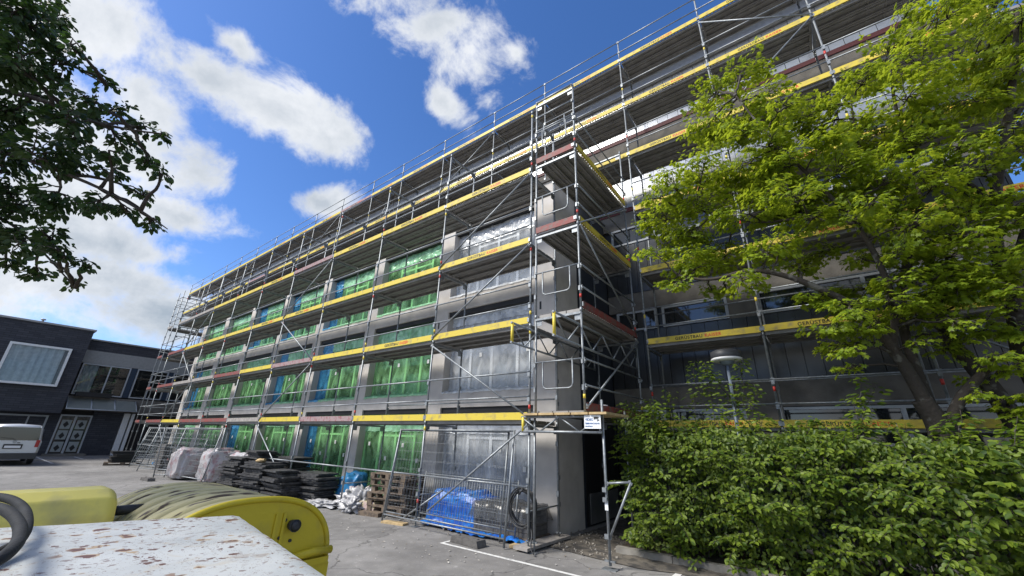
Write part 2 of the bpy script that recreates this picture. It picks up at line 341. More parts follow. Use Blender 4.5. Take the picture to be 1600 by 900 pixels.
# ------------------------------------------------------------------ projecting wing of the building
WY = 8.3; PITX = 3.83; CX = -4.85; ZR = ((.14, 2.68), (3.1, 5.56), (6.05, 8.45)); TOPZ = 8.95
wins = []   # (x0,x1)
for k in range(7):
    x1 = -5.55-PITX*k; wins.append((x1-3.22, x1))
wing = thing('office_building', (CX, WY, 0), 'long low grey plastered wing with green and clear film over its windows', 'building')
def L2(p): return (p[0]-CX, p[1]-WY, p[2])
g = MB()
def wbox(a, b, mi=0): g.box(L2(a), L2(b), mi)
edges = [CX] + [e for w in wins for e in (w[1], w[0])] + [-32.4]
for i in range(0, len(edges), 2): wbox((edges[i+1], WY, 0), (edges[i], WY+.42, TOPZ))
for (x0, x1) in wins:
    zs = [0, ZR[0][0], ZR[0][1], ZR[1][0], ZR[1][1], ZR[2][0], ZR[2][1], TOPZ]
    for a, b in ((0, .14), (2.68, 3.1), (5.56, 6.05), (8.45, TOPZ)): wbox((x0, WY+.004, a), (x1, WY+.42, b))
for (x0, x1) in wins:      # small dark slots in the plaster beside the window heads
    for z in (5.1,): wbox((x1+.18, WY-.003, z-.02), (x1+.24, WY+.05, z+.2), 1)
wall = g.build('wall', [plaster, blackm], wing)
g = MB(); g.box(L2((-32.4, WY+.421, 0)), L2((CX-.001, 9.45, TOPZ-.002)), 0)
g.box(L2((-32.4, 9.451, 0)), L2((CX-.02, 11.64, TOPZ-.002)), 1)
g.build('side_wall', [plaster, darkwall], wing)
g = MB(); g.box(L2((CX-.021, 9.6, .02)), L2((CX-.005, 11.5, 2.6)), 0); g.box(L2((CX-.02, 9.75, .05)), L2((CX+.02, 11.4, .7)), 1)  # flat black sheet paints the shade of the open doorway, pale low panel before it
g.build('dark_doorway', [blackm, metalpanel], wing)
g = MB(); g.box(L2((-32.5, WY-.06, TOPZ)), L2((CX+.05, 11.64, TOPZ+.08))); g.build('roof', roofm, wing)
# one window of each storey: frame, panes, wrapped film
def make_window(parent, x0, x1, z0, z1, film, strip, seed, first):
    W_ = x1-x0; H_ = z1-z0; yy = .27
    g = MB(); F_ = .07
    def fb(a, b): g.box((a[0], yy, a[1]), (b[0], yy+.07, b[1]))
    top = H_-.14
    fb((0, 0), (W_, F_)); fb((0, top-F_), (W_, top)); 
    fb((0, F_), (F_, top-F_)); fb((W_-F_, F_), (W_, top-F_))
    ms = (.28, .53, .76) if seed % 2 else (.25, .5, .78)
    tz = top*.72
    xs = [0]+[W_*t for t in ms]+[W_]
    for t in ms: fb((W_*t-.045, F_), (W_*t+.045, top-F_))
    for i in range(4):
        a = xs[i]+(F_ if i == 0 else .045); b = xs[i+1]-(F_ if i == 3 else .045)
        if i in (1, 2): fb((a, tz), (b, tz+.06))
    w = g.build('window', whiteframe, parent, loc=L2((x0, WY, z0)))
    g = MB(); g.add([(F_, yy+.03, F_), (W_-F_, yy+.03, F_), (W_-F_, yy+.03, top-F_), (F_, yy+.03, top-F_)], [(0,1,2,3)]); g.build('pane', blindm if film is clearfilm else glassd, w)
    g = MB(); g.box((0, .06, top+.002), (W_, .4, H_-.001)); g.build('shutter_box', blackm, w)
    for i in range(4):
        cx = (xs[i]+xs[i+1])/2+.1*random.uniform(-1, 1)
        zz = .45 if i % 2 else .62; g = MB(); g.box((cx-.05, yy-.045, top*zz-.06), (cx+.05, yy-.04, top*zz+.06)); g.build('sticker', sticker, w)
    def mk(nm, xa, xb, mt_, sd):
        def f(u, v):
            x = xa+(xb-xa)*u; z = -.02+(top+.03)*v
            y = yy-.022+.012*fbm((x*2.5+sd*7, z*1.2, sd), 1.5)+.006*fbm((x*11, z*5, sd*3), 1)
            return Vector((x, y, z))
        return grid_mesh(nm, 50, 26, f, mt_, w)
    def fold(nm, xa, xb, za, zb, mt_, sd, amp, skirt=False):
        def f(u, v):
            x = xa+(xb-xa)*u; z = za+(zb-za)*v
            if skirt:
                y = -.06+(yy-.0)*v+.02*fbm((x*8, v*4, sd), 1); z = .01+.07*v*v+.035*abs(fbm((x*9, sd, v*5), 1))
                if v < .12: z = -.03-.05*abs(fbm((x*4, sd, 0), 1)); y = -.02
            else: y = yy-.045+amp*fbm((x*7, z*9, sd), 1); z += .03*fbm((x*3, sd, v*2), 1)
            return Vector((x, y, z))
        return grid_mesh(nm, 70, 10, f, mt_, w)
    fd = {id(greenfilm): greenfold, id(clearfilm): clearfold, id(bluefilm): bluefold}
    segs = [(0, W_, film)]
    if strip: sp = W_*(.18+.14*random.random()); segs = [(0, sp, bluefilm), (sp, W_, film)]
    for i_, (a_, b_, m__) in enumerate(segs):
        mk('film_cover', a_, b_, m__, seed+i_*.3)
        fold('folded_film', a_, b_, top-.30-.25*random.random(), top+.02, fd[id(m__)], seed+i_, .035)
        fold('film_skirt', a_, b_, 0, .1, fd[id(m__)], seed+i_+.5, .03, True)
    return w
bl = {(2,0),(2,1),(2,2),(3,2),(3,1),(4,0),(6,1),(4,2)}
for k, (x0, x1) in enumerate(wins):
    for s, (z0, z1) in enumerate(ZR):
        w = make_window(wing, x0, x1, z0, z1, clearfilm if k == 0 else greenfilm, (k, s) in bl, k*3+s+1, True)

# ------------------------------------------------------------------ taller wing behind
BY = 11.65; BX0, BX1 = -46.5, 4.15
slab = thing('office_tower_block', (BX1, BY, 0), 'taller flat-roofed wing rising behind, with ribbon windows and pale metal cladding', 'building')
def L3(p): return (p[0]-BX1, p[1]-BY, p[2])
g = MB(); g.box(L3((BX0, BY+.12, 0)), L3((BX1-.01, 22, 14.75))); g.build('building_core', darkwall, slab)
RX = (CX, BX1)
g = MB()
def bb(x0, x1, z0, z1, y=BY, d=.119, mi=0): g.box(L3((x0, y, z0)), L3((x1, y+d, z1)), mi)
bands_c = [(2.78, 3.36), (5.72, 6.30), (8.68, 9.25), (11.42, 12.2)]
for a, b in bands_c: bb(BX0 if a > 8 else CX+.001, BX1, a, b)
g.build('concrete_band', concrete, slab)
g = MB(); 
for z in (12.201, 9.251): bb(BX0, BX1, z, z+.15, y=BY-.03)
g.build('dark_red_rail', darkred, slab)
def cladding(z0, z1, xa, nm='metal_cladding', mt=None):
    b = MB(); x = xa; 
    while x < BX1-.05:
        x2 = min(x+.343, BX1); b.box(L3((x+.006, BY-.02-.004*random.random(), z0)), L3((x2-.006, BY+.1, z1))); x = x2
    return b.build(nm, mt or metalpanel, slab)
cladding(.4, 1.9, CX+.01, mt=shademetal); cladding(3.362, 5.05, CX+.01, mt=shademetal); cladding(6.302, 8.0, CX+.01, mt=shademetal); cladding(9.42, 10.98, BX0); cladding(12.36, 14.16, BX0)
g = MB(); bb(BX0-.1, BX1+.1, 14.2, 14.62, y=BY-.16, d=.28)
for k in range(18): bb(BX1-2.3-k*2.75-.06, BX1-2.3-k*2.75+.22, 14.22, 14.60, y=BY-.175, d=.1)
g.build('roof_fascia', fascia, slab)
g = MB(); bb(BX0-.1, BX1+.3, 14.75, 14.85, y=BY-.75, d=11); g.build('roof', roofm, slab)
def ribbon(z0, z1, x0, x1):
    g = MB(); y = BY-.02
    g.box((0, 0, 0), (x1-x0, .1, .06)); g.box((0, 0, z1-z0-.06), (x1-x0, .1, z1-z0)); g.box((0, 0, .06), (.07, .1, z1-z0-.06)); g.box((x1-x0-.07, 0, .06), (x1-x0, .1, z1-z0-.06))
    if x1-x0 > 2.5:
        c = (x1-x0)/2; g.box((c-.04, 0, .06), (c+.04, .1, z1-z0-.06))
    w = g.build('window', greyframe, slab, loc=L3((x0, y, z0)))
    g = MB(); g.add([(.07, .05, .06), (x1-x0-.07, .05, .06), (x1-x0-.07, .05, z1-z0-.06), (.07, .05, z1-z0-.06)], [(0,1,2,3)]); g.build('pane', glassd, w)
for (z0, z1) in ((1.95, 2.76), (5.08, 5.70), (8.04, 8.66), (11.0, 11.40)):
    ribbon(z0, z1, -4.6, -3.35); ribbon(z0, z1, -3.2, -1.45); ribbon(z0, z1, -.75, 3.55)
    g = MB(); bb(-1.445, -.755, z0-.02, z1+.02); g.build('concrete_panel', concrete, slab)
    g = MB(); bb(3.56, BX1, z0-.02, z1+.02); g.build('concrete_panel', concrete, slab)
for k in range(9): ribbon(11.0, 11.4, -9.2-k*4.1, -5.6-k*4.1)

# ------------------------------------------------------------------ scaffolding
Z0 = .2167; FW = 1.09; FY = 6.91; BYS = 10.14
tw, tww = text_mesh('GERÜSTBAU', .105, letterk, 1.12, .0022); tr_, trw = text_mesh('KAISER', .105, letterr, 1.12, .0022)
def frame_mesh(h=2.0, w=FW, mark=0):
    g = MB(); r = .0242
    for y in (0, w): g.tube([(0, y, 0), (0, y, h)], r, 8)
    g.box((-.03, .0, h-.045), (.03, w, h-.0))                              # transom
    g.box((-.02, .03, h-.36), (-.012, .05, h-.05)) ; g.box((-.004, .024, h-.16), (.004, .15, h-.046)); g.box((-.004, w-.15, h-.16), (.004, w-.024, h-.046))
    for z in (.48, .98):
        for y in (0,): g.box((-.03, y-.052, z-.04), (.03, y-.02, z+.05))
        g.box((-.03, w+.02, z-.04), (.03, w+.052, z+.05))
    g.tube([(0, 0, h), (0, 0, h+.09)], .031, 8); g.tube([(0, w, h), (0, w, h+.09)], .031, 8)
    if mark: g.tube([(0, 0, .30), (0, 0, .38)], r+.0015, 8, mi=mark); g.tube([(0, 0, 1.86), (0, 0, 1.95)], r+.0015, 8, mi=(3-mark))
    return mesh_of(g, 'standard_frame', [steel, redmark, yelmark])
FR_M = [frame_mesh(mark=0), frame_mesh(mark=1), frame_mesh(mark=2)]
DECKS = {}
def deck_mesh(L_, w=FW):
    key = (round(L_, 2), round(w, 2))
    if key in DECKS: return DECKS[key]
    g = MB(); n = max(1, int(round(w/.36))); pw = (w-.03)/n
    for k in range(n):
        a = .02+k*pw; b = a+pw-.02
        g.box((.04, a, .036), (L_-.04, b, .044))
        g.box((.04, a, -.03), (L_-.04, a+.012, .036)); g.box((.04, b-.012, -.03), (L_-.04, b, .036))
        g.box((.04, a+.012, -.03), (L_-.04, a+.04, -.022)); g.box((.04, b-.04, -.03), (L_-.04, b-.012, -.022))
        c = (a+b)/2; g.box((.06, c-.03, .016), (L_-.06, c+.03, .036))
        for e in (.04, L_-.10): g.box((e, a+.012, -.02), (e+.06, b-.012, .0355))
        for j in range(6): x = L_*(j+1)/7; g.box((x-.015, a+.012, .022), (x+.015, b-.012, .0355))
    x = .12
    while x < L_-.15: g.box((x, -.006, .045), (x+.05, .012, .075)); x += .1
    me = mesh_of(g, 'deck', [deckst]); DECKS[key] = me; return me
def toe_mesh(L_, mt):
    g = MB(); g.box((.03, -.018, 0), (L_-.03, .014, .145)); g.box((.0, -.021, .03), (.05, .017, .12), 1); g.box((L_-.05, -.021, .03), (L_-.0, .017, .12), 1)
    return mesh_of(g, 'toe_board', [mt, steel])
TOES = {}
def toe(parent, loc, L_, mt, rot=None, text=False, label=None):
    k = (round(L_, 2), mt.name)
    if k not in TOES: TOES[k] = toe_mesh(L_, mt)
    o = inst('toe_board', TOES[k], parent, loc, label=label, rot=rot or (R(random.uniform(-1.5, 1.5)), R(random.uniform(-.22, .22)), 0))
    if text:
        s0 = L_/2-(tww+trw+.05)/2+random.uniform(-.1, .1)
        for me, dx in ((tw, 0), (tr_, tww+.05)):
            inst('lettering', me, o, (s0+dx, -.0195, .035), rot=(R(90), 0, 0))
    return o
RAILS = {}
def rail(parent, a, b, r=.019, name='guard_rail', label=None):
    a = Vector(a); b = Vector(b); L_ = (b-a).length; k = (round(L_, 2), r)
    if k not in RAILS:
        g = MB(); g.tube([(0, 0, 0), (L_, 0, 0)], r, 8); g.box((.0, -.012, -.03), (.04, .012, .03)); g.box((L_-.04, -.012, -.03), (L_, .012, .03)); RAILS[k] = mesh_of(g, 'guard_rail', [steel])
    o = inst(name, RAILS[k], parent, a, label=label); d = (b-a).normalized(); o.rotation_euler = d.to_track_quat('X', 'Z').to_euler(); return o
def jack(parent, x, y, ztop):
    g = MB(); g.box((-.075, -.075, 0), (.075, .075, .01)); g.tube([(0, 0, .01), (0, 0, ztop+.1)], .017, 8); g.box((-.06, -.015, ztop-.03), (.06, .015, ztop-.01)); g.box((-.015, -.06, ztop-.03), (.015, .06, ztop-.01))
    return g.build('base_jack', steel, parent, loc=(x, y, 0))

# --- front scaffold
NB = 9
px = [-4.71-3.07*i for i in range(NB+1)]
fs = thing('scaffold', (px[0], FY, 0), 'long galvanised scaffold with yellow boards in front of the green filmed windows', 'scaffolding')
def Lf(x, y, z): return (x-px[0], y-FY, z)
for i, x in enumerate(px):
    jack(fs, x-px[0], 0, .17); jack(fs, x-px[0], FW, .17)
    for l in range(5):
        inst('standard_frame', FR_M[(i+l*2) % 3 if i % 2 else (l % 3)], fs, Lf(x, FY, Z0-.045+2*l))
    rail(fs, Lf(x, FY, .42+Z0), Lf(x, FY+FW, .42+Z0), .016, 'cross_tube')
cols = {1: 'YYFYGRRYR', 2: 'YYYFYRGGR', 3: 'YYYYYYYYR', 4: 'YYYFYYYGG'}
cm = dict(Y=yellow, R=redp, F=fadedp, G=greyb); texts = {(2,1),(3,0),(3,3),(4,0),(4,1),(4,2),(4,4),(3,4)}
lab = dict(R='dark red toe board', F='faded pinkish grey toe board', G='plain grey toe board')
for l in range(1, 5):
    for b in range(NB):
        xr, xl = px[b], px[b+1]; z = Z0+2*l
        inst('deck', deck_mesh(3.07), fs, Lf(xl, FY, z))
        c = cols[l][b]; toe(fs, Lf(xl, FY-.03, z+.04), 3.07, cm[c], text=(l, b) in texts, label=lab.get(c))
        for hh in (.5, 1.0): rail(fs, Lf(xl, FY-.03, z+hh), Lf(xr, FY-.03, z+hh))
for b in range(NB): rail(fs, Lf(px[b+1], FY-.03, 1.05), Lf(px[b], FY-.03, 1.05))
for b in (1, 2): rail(fs, Lf(px[b], FY+FW+.03, Z0+2.55), Lf(px[b-1], FY+FW+.03, Z0+2.55))
for b in (0, 3, 7):
    for l in range(0, 4):
        a = (px[b+1], Z0+2*l+.1); c = (px[b], Z0+2*l+2.0-.02)
        if l in (1,): a, c = (px[b+1], Z0+2*l+2-.1), (px[b], Z0+2*l+.1)
        if b != 0:
            a, c = ((px[b+1], Z0+2*l+.1), (px[b], Z0+2*l+1.95)) if l % 2 else ((px[b+1], Z0+2*l+1.9), (px[b], Z0+2*l+.1))
        elif l == 0: a, c = (px[1]+.4, .35), (px[0], Z0+1.95)
        rail(fs, Lf(a[0], FY-.06, a[1]), Lf(c[0], FY-.06, c[1]), .021, 'diagonal_brace')
# inner guard posts of the top lift
for i in range(1, NB):
    g = MB(); g.tube([(0, 0, 0), (0, 0, 1.0)], .02, 6); g.build('guard_post', steel, fs, loc=Lf(px[i], FY+FW, Z0+8.05))

# --- return scaffold at the corner and in the recess
ZS = .38; XA, XC = -4.56, -3.47; YE = 9.98
cs = thing('scaffold', (XC, FY, 0), 'scaffold tower on lattice girders at the corner, with dark red end boards', 'scaffolding')
def Lc(x, y, z): return (x-XC, y-FY, z)
def cross_frame(x0, x1, y, z, h=2.0):
    g = MB(); r = .0242
    for x in (0, x1-x0): g.tube([(x, 0, 0), (x, 0, h)], r, 8); g.tube([(x, 0, h), (x, 0, h+.09)], .031, 8)
    g.box((0, -.03, h-.045), (x1-x0, .03, h)); g.box((.024, -.004, h-.16), (.15, .004, h-.046)); g.box((x1-x0-.15, -.004, h-.16), (x1-x0-.024, .004, h-.046))
    for zz in (.5, 1.0):
        for x, s in ((0, 1), (x1-x0, 1)): g.box((x-.02, -.055, zz-.05), (x+.02, -.022, zz+.05)); 
        g.box((x1-x0+.02, -.03, zz-.04), (x1-x0+.05, .03, zz+.05)); g.tube([(x1-x0+.03, -.02, zz), (x1-x0+.08, -.02, zz)], .02, 6)
    g.tube([(x1-x0, 0, .3), (x1-x0, 0, .38)], r+.0015, 8, mi=1 if z > 4 else 2)
    return g.build('standard_frame', [steel, redmark, yelmark], cs, loc=Lc(x0, y, z))
for l in range(1, 5): cross_frame(XA, XC, FY, ZS-.045+2*l)
for y in (YE,):
    for l in range(0, 5): cross_frame(XA, XC, y, ZS-.045+2*l)
g = MB(); g.tube([(0, 0, .18), (0, 0, 2.35)], .0242, 8); g.build('standard', steel, cs, loc=Lc(XA-.02, FY, 0)); jack(cs, XA-XC-.02, 0, .18)
for l in range(1, 5):
    z = ZS+2*l
    o = inst('deck', deck_mesh(3.07), cs, Lc(XC, FY, z), rot=(0, 0, R(90)))
    red = l in (1, 2)
    toe(cs, Lc(XC+.03, FY, z+.04), 3.07, redp if red else yellow, rot=(0, 0, R(90)), text=not red, label='dark red side toe board' if red else None)
    g = MB(); g.box((0, -.016, 0), (1.05, .016, .15)); g.box((1.0, -.03, .05), (1.07, .03, .13), 1)
    g.build('toe_board', [redp, signw], cs, loc=Lc(XA+.02, FY-.03, z+.04)) if l > 2 else None
    for hh in (.5, 1.0): rail(cs, Lc(XC+.03, FY, z+hh), Lc(XC+.03, YE, z+hh))
    # bow-shaped end guard
    g = MB(); g.tube([(0, 0, 1.0), (1.09, 0, 1.0)], .017, 8)
    g.tube([(.2, 0, 1.0), (.2, 0, .55), (.22, 0, .49), (.28, 0, .46), (.8, 0, .46), (.86, 0, .49), (.88, 0, .55), (.88, 0, 1.0)], .017, 8)
    g.build('end_guard', steel, cs, loc=Lc(XA, FY-.045, z))
for (a, b) in (((FY, ZS+2.1), (YE, ZS+3.95)), ((FY, ZS+5.95), (YE, ZS+4.1)), ((FY, ZS+6.0), (YE, ZS+7.9))):
    rail(cs, Lc(XC+.05, a[0], a[1]), Lc(XC+.05, b[0], b[1]), .021, 'diagonal_brace')
for z in (9.0, 9.45): rail(cs, Lc(XA, FY-.04, z+.45), Lc(XC, FY-.04, z+.45))
rail(cs, Lc(XA, FY-.04, 10.42), Lc(XC, FY-.04, 10.42), .026)
for x in (XA+.25, XA+.85):
    g = MB(); g.tube([(0, 0, 0), (0, 0, .35)], .018, 6); g.build('guard_post', steel, cs, loc=Lc(x, FY-.04, 9.2))
def girder(a, b, h=.42, seg=.42, mt=steel, mats=None, label=None):
    a = Vector(a); b = Vector(b); d = (b-a); L_ = d.length; d.normalize(); g = MB()
    g.tube([(0, 0, 0), (L_, 0, 0)], .024, 8); g.tube([(0, 0, h), (L_, 0, h)], .024, 8); n = max(2, int(L_/seg/2)*2); s = L_/n
    for i in range(n): g.tube([(i*s, 0, 0 if i % 2 else h), ((i+1)*s, 0, h if i % 2 else 0)], .016, 6)
    g.tube([(.04, 0, 0), (.04, 0, h)], .03, 8, mi=1); g.tube([(L_-.04, 0, 0), (L_-.04, 0, h)], .024, 8, mi=0)
    o = g.build('lattice_girder', [mt, yelmark], cs, loc=a); o.rotation_euler = d.to_track_quat('X', 'Z').to_euler(); return o
girder(Lc(XA-.3, FY-.06, 2.04), Lc(-3.12, FY-.06, 2.04), .27, .3)
girder(Lc(XA-.06, 6.1, 3.68), Lc(XA-.06, 9.9, 3.68), .40, .42)
girder(Lc(XC-.06, 5.9, 3.64), Lc(XC-.06, 10.1, 3.64), .44, .42)
g = MB()
for k in range(5): g.box((XA-XC-.2+k*.36, -.15, 0), (XA-XC-.2+k*.36+.33, .9, .04))
g.build('plank', woodlight, cs, loc=(0, 0, 2.34))
g = MB(); g.tube([(0, 0, .05), (0, 0, 2.60)], .0242, 8); g.box((-.12, -.075, 0), (.12, .075, .012)); g.box((-.09, -.02, .1), (.09, .02, .125))
for z in (.95, 1.1, .42): g.box((-.05, -.06, z), (.02, -.02, z+.07))
g.box((-.028, -.03, .83), (.028, -.024, .97), 1); g.build('standard', [steel, signw], cs, loc=Lc(-3.14, 6.93, 0))
rail(cs, Lc(-3.14, 6.93, 1.23), Lc(-2.70, 6.93, 1.28), .019, 'brace'); rail(cs, Lc(-2.70, 6.93, 1.28), Lc(-3.13, 6.93, .42), .021, 'brace')
for y in (8.4, 9.98): 
    g = MB(); g.tube([(0, 0, .05), (0, 0, 2.5)], .0242, 8); g.build('standard', steel, cs, loc=Lc(-3.3, y, 0))
# inner standards close to the plaster corner, seen between the boards
for x, y in ((-4.7, 8.0),):
    g = MB(); g.tube([(0, 0, .1), (0, 0, 10.3)], .0242, 8)
    for l in range(10): g.box((-.03, -.05, .8+l*.97), (.03, -.02, .9+l*.97))
    g.build('standard', steel, cs, loc=Lc(x, y, 0))
bucket = MB(); bucket.tube([(0, 0, 0), (0, 0, .17)], [.075, .095], 20); bucket.tube([(0, 0, .155), (0, 0, .175)], .1, 20)
tag(bucket.build('bucket', lampw, loc=(-3.6, 8.0, ZS+2.045)), 'small white bucket standing on the lowest corner deck', 'bucket')
# sign
sg = thing('warning_sign', (-3.44, 6.80, 2.10), 'small white camera surveillance sign fixed to the corner lattice girder', 'sign')
g = MB(); g.box((0, 0, 0), (.32, .012, .23)); g.build('sign_panel', signw, sg)
for t_, s_, x_, z_, m2 in (('VIDEO', .055, .02, .135, signblue), ('24', .05, .245, .125, letterk), ('ÜBERWACHUNG', .036, .02, .075, signblue), ('BAUSTELLE', .028, .02, .03, signblue)):
    me, w = text_mesh(t_, s_, m2, 1, .001); inst('lettering', me, sg, (x_, -.002, z_), rot=(R(90), 0, 0))
g = MB(); g.box((.19, -.004, .165), (.27, 0, .2)); g.box((.265, -.004, .175), (.29, 0, .19)); g.prism([(.2, .165), (.22, .165), (.21, .14)], 'y', -.004, 0); g.build('camera_symbol', letterk, sg)

# --- rear scaffold
rs = thing('scaffold', (-3.24, BYS, 0), 'seven lift scaffold along the taller rear wing, passing behind the maple', 'scaffolding')
def Lr(x, y, z): return (x+3.24, y-BYS, z)
bays = [2.57, 2.5, 2.57]; rx = [-3.24]
for b in bays: rx.append(rx[-1]+b)
lx = [-3.24]
for b in [3.07, 2.57, 3.07, 3.07, 2.57, 3.07, 3.07, 3.07, 2.57, 3.07, 3.07, 3.07, 3.07, 2.57, 3.07]: lx.append(lx[-1]-b)
def tall(x, zb, lifts, extra):
    g = MB(); h = 2*lifts
    for y in (0, FW): g.tube([(0, y, 0), (0, y, h+.05)], .0242, 8)
    g.tube([(0, 0, h), (0, 0, h+extra)], .0242, 8)
    for l in range(lifts):
        z = 2*(l+1)
        g.box((-.03, 0, z-.045), (.03, FW, z)); g.box((-.004, .024, z-.16), (.004, .15, z-.046)); g.box((-.004, FW-.15, z-.16), (.004, FW-.024, z-.046)); g.tube([(0, 0, z), (0, 0, z+.09)], .031, 8)
        g.tube([(0, 0, z-1.2), (0, 0, z-1.1)], .0258, 8, mi=1 if l % 2 else 2)
        for zz in (z-1.52, z-1.02): g.box((-.03, -.052, zz-.04), (.03, -.02, zz+.05)); g.box((-.03, FW+.02, zz-.04), (.03, FW+.052, zz+.05))
    return g.build('standard_frame', [steel, redmark, yelmark], rs, loc=Lr(x, BYS, zb))
for x in rx: tall(x, Z0-.045, 7, 1.12)
for x in lx[1:]: tall(x, Z0-.045+8, 3, 1.12)
def rbay(xl, xr, l, guard=True, txt=True, mt=yellow, label=None):
    z = Z0+2*l; L_ = xr-xl
    inst('deck', deck_mesh(L_), rs, Lr(xl, BYS, z)); toe(rs, Lr(xl, BYS-.03, z+.04), L_, mt, text=txt, label=label)
for i in range(3):
    for l in range(1, 8):
        rbay(rx[i], rx[i+1], l, txt=True)
        for hh in (.5, 1.0): rail(rs, Lr(rx[i], BYS-.03, Z0+2*l+hh), Lr(rx[i+1], BYS-.03, Z0+2*l+hh))
for i in range(len(lx)-1):
    for l in (5, 6, 7):
        if l == 5 and i > 1: continue
        rbay(lx[i+1], lx[i], l, txt=(i < 9 and l != 5), mt=yellow if (i*3+l) % 11 else fadedp, label=None if (i*3+l) % 11 else 'faded pinkish toe board')
        if l != 5:
            for hh in (.5, 1.0): rail(rs, Lr(lx[i+1], BYS-.03, Z0+2*l+hh), Lr(lx[i], BYS-.03, Z0+2*l+hh))
    if i > 1:
        g = MB(); g.box((0, .1, 0), (lx[i]-lx[i+1], FW, .03)); 
for (xa, za, xb, zb) in ((rx[2], 12.3, rx[1]+.0, 10.3), (rx[1], 14.1, rx[2], 12.35), (lx[2], 14.1, lx[3], 12.3), (lx[6], 14.1, lx[7], 12.3), (lx[10], 14.1, lx[11], 12.3), (rx[2], 4.15, rx[3], 2.3)):
    rail(rs, Lr(xa, BYS-.06, za), Lr(xb, BYS-.06, zb), .021, 'diagonal_brace')
rail(rs, Lr(rx[0], BYS+FW-.2, 3.3), Lr(rx[3], BYS+FW-.2, 3.3)); rail(rs, Lr(rx[0], BYS+FW-.2, 5.3), Lr(rx[3], BYS+FW-.2, 5.3))
# ends beyond the building's right corner: side boards turning back
for l in (2, 3, 4, 5, 6, 7):
    toe(rs, Lr(rx[3], BYS, Z0+2*l+.04), 2.57, yellow, rot=(0, 0, R(90)), text=False); inst('deck', deck_mesh(2.57), rs, Lr(rx[3]+FW, BYS, Z0+2*l), rot=(0, 0, R(90)))
    for hh in (.5, 1.0): rail(rs, Lr(rx[3]+FW, BYS, Z0+2*l+hh), Lr(rx[3]+FW, BYS+2.57, Z0+2*l+hh))
for yy in (0, 2.57):
    g = MB(); g.tube([(0, 0, 0), (0, 0, 15)], .0242, 8); g.build('standard', steel, rs, loc=Lr(rx[3]+FW, BYS+yy, 0))
# step ladders on the upper decks
for x in (lx[5]+.9,):
    g = MB()
    for s in (-.2, .2): g.tube([(s, 0, 0), (s*.8, .5, 1.9)], .02, 6); g.tube([(s, .9, 0), (s*.8, .5, 1.9)], .02, 6)
    for k in range(1, 7): g.tube([(-.2, k*.075, k*.28), (.2, k*.075, k*.28)], .015, 6)
    tag(g.build('step_ladder', steel, loc=(x, BYS+.1, Z0+12.05)), 'grey step ladder standing on an upper deck of the rear scaffold', 'ladder')

# --- far end of the front scaffold: short return bay
es = thing('scaffold', (-33.6, FY, 0), 'cluster of scaffold standards wrapping the far left end of the low wing', 'scaffolding')
for (x, y) in ((0, 0), (-1.09, 0), (0, 2.57), (-1.09, 2.57), (0, 5.1), (-1.09, 5.1)):
    g = MB(); g.tube([(0, 0, .05), (0, 0, 10.9)], .0242, 8)
    for l in range(10): g.box((-.05, -.03, .7+l), (.05, .03, .78+l))
    g.box((-.075, -.075, 0), (.075, .075, .01)); g.build('standard', steel, es, loc=(x, y, 0))
for l in range(1, 5):
    for y in (0, 2.57):
        inst('deck', deck_mesh(2.57), es, (0, y, Z0+2*l), rot=(0, 0, R(90)))
        toe(es, (-1.12, y, Z0+2*l+.04), 2.57, greyb, rot=(0, 0, R(90)))
        for hh in (.5, 1.0): rail(es, (-1.12, y, Z0+2*l+hh), (-1.12, y+2.57, Z0+2*l+hh))
    toe(es, (-1.06, -.03, Z0+2*l+.04), 1.03, redp if l < 4 else greyb)
    for hh in (.5, 1.0): rail(es, (-1.09, -.03, Z0+2*l+hh), (0, -.03, Z0+2*l+hh)); rail(es, (0, -.03, Z0+2*l+hh), (1.3, -.03, Z0+2*l+hh))
for hh in (9.9, 10.4):
    rail(es, (-1.09, -.03, hh), (0, -.03, hh)); rail(es, (-1.12, 0, hh), (-1.12, 2.57, hh)); rail(es, (0, 0, hh), (0, 2.57, hh))

# ------------------------------------------------------------------ dark brick building on the left
def brick_mat():
    mt = mat('dark_slate_brick', (.035, .038, .048), .7); N = mt.node_tree.nodes; L = mt.node_tree.links; b = N['Principled BSDF']
    tc = N.new('ShaderNodeTexCoord'); sp = N.new('ShaderNodeSeparateXYZ'); L.new(tc.outputs['Object'], sp.inputs[0]); cb = N.new('ShaderNodeCombineXYZ'); L.new(sp.outputs[1], cb.inputs[0]); L.new(sp.outputs[2], cb.inputs[1])
    br = N.new('ShaderNodeTexBrick'); L.new(cb.outputs[0], br.inputs['Vector']); br.inputs['Scale'].default_value = 1; br.inputs['Brick Width'].default_value = .5; br.inputs['Row Height'].default_value = .14; br.inputs['Mortar Size'].default_value = .012
    br.inputs['Color1'].default_value = (.030, .034, .046, 1); br.inputs['Color2'].default_value = (.052, .056, .07, 1); br.inputs['Mortar'].default_value = (.018, .019, .024, 1); L.new(br.outputs[0], b.inputs['Base Color'])
    bp = N.new('ShaderNodeBump'); bp.inputs['Strength'].default_value = .5; bp.inputs['Distance'].default_value = .02; L.new(br.outputs['Fac'], bp.inputs['Height']); bp.invert = True; L.new(bp.outputs[0], b.inputs['Normal']); return mt
brick = brick_mat()
coping = mat('grey_coping', (.33, .33, .33), .5, .3); greypanel = mat('grey_facade_panel', (.27, .28, .28), .6, 0, var=.08); navy = mat('navy_panel', (.012, .03, .06), .5)
curtain = mat('pale_curtain', (.42, .47, .52), .9, 0, var=.15, vscale=5)
lb = thing('office_building', (-43, 4.3, 0), 'dark slate-brick two storey building at the far left with a big framed curtained window', 'building')
def LL(x, y, z): return (x+43, y-4.3, z)
def lbox(g, a, b, mi=0): g.box(LL(*a), LL(*b), mi)
g = MB()
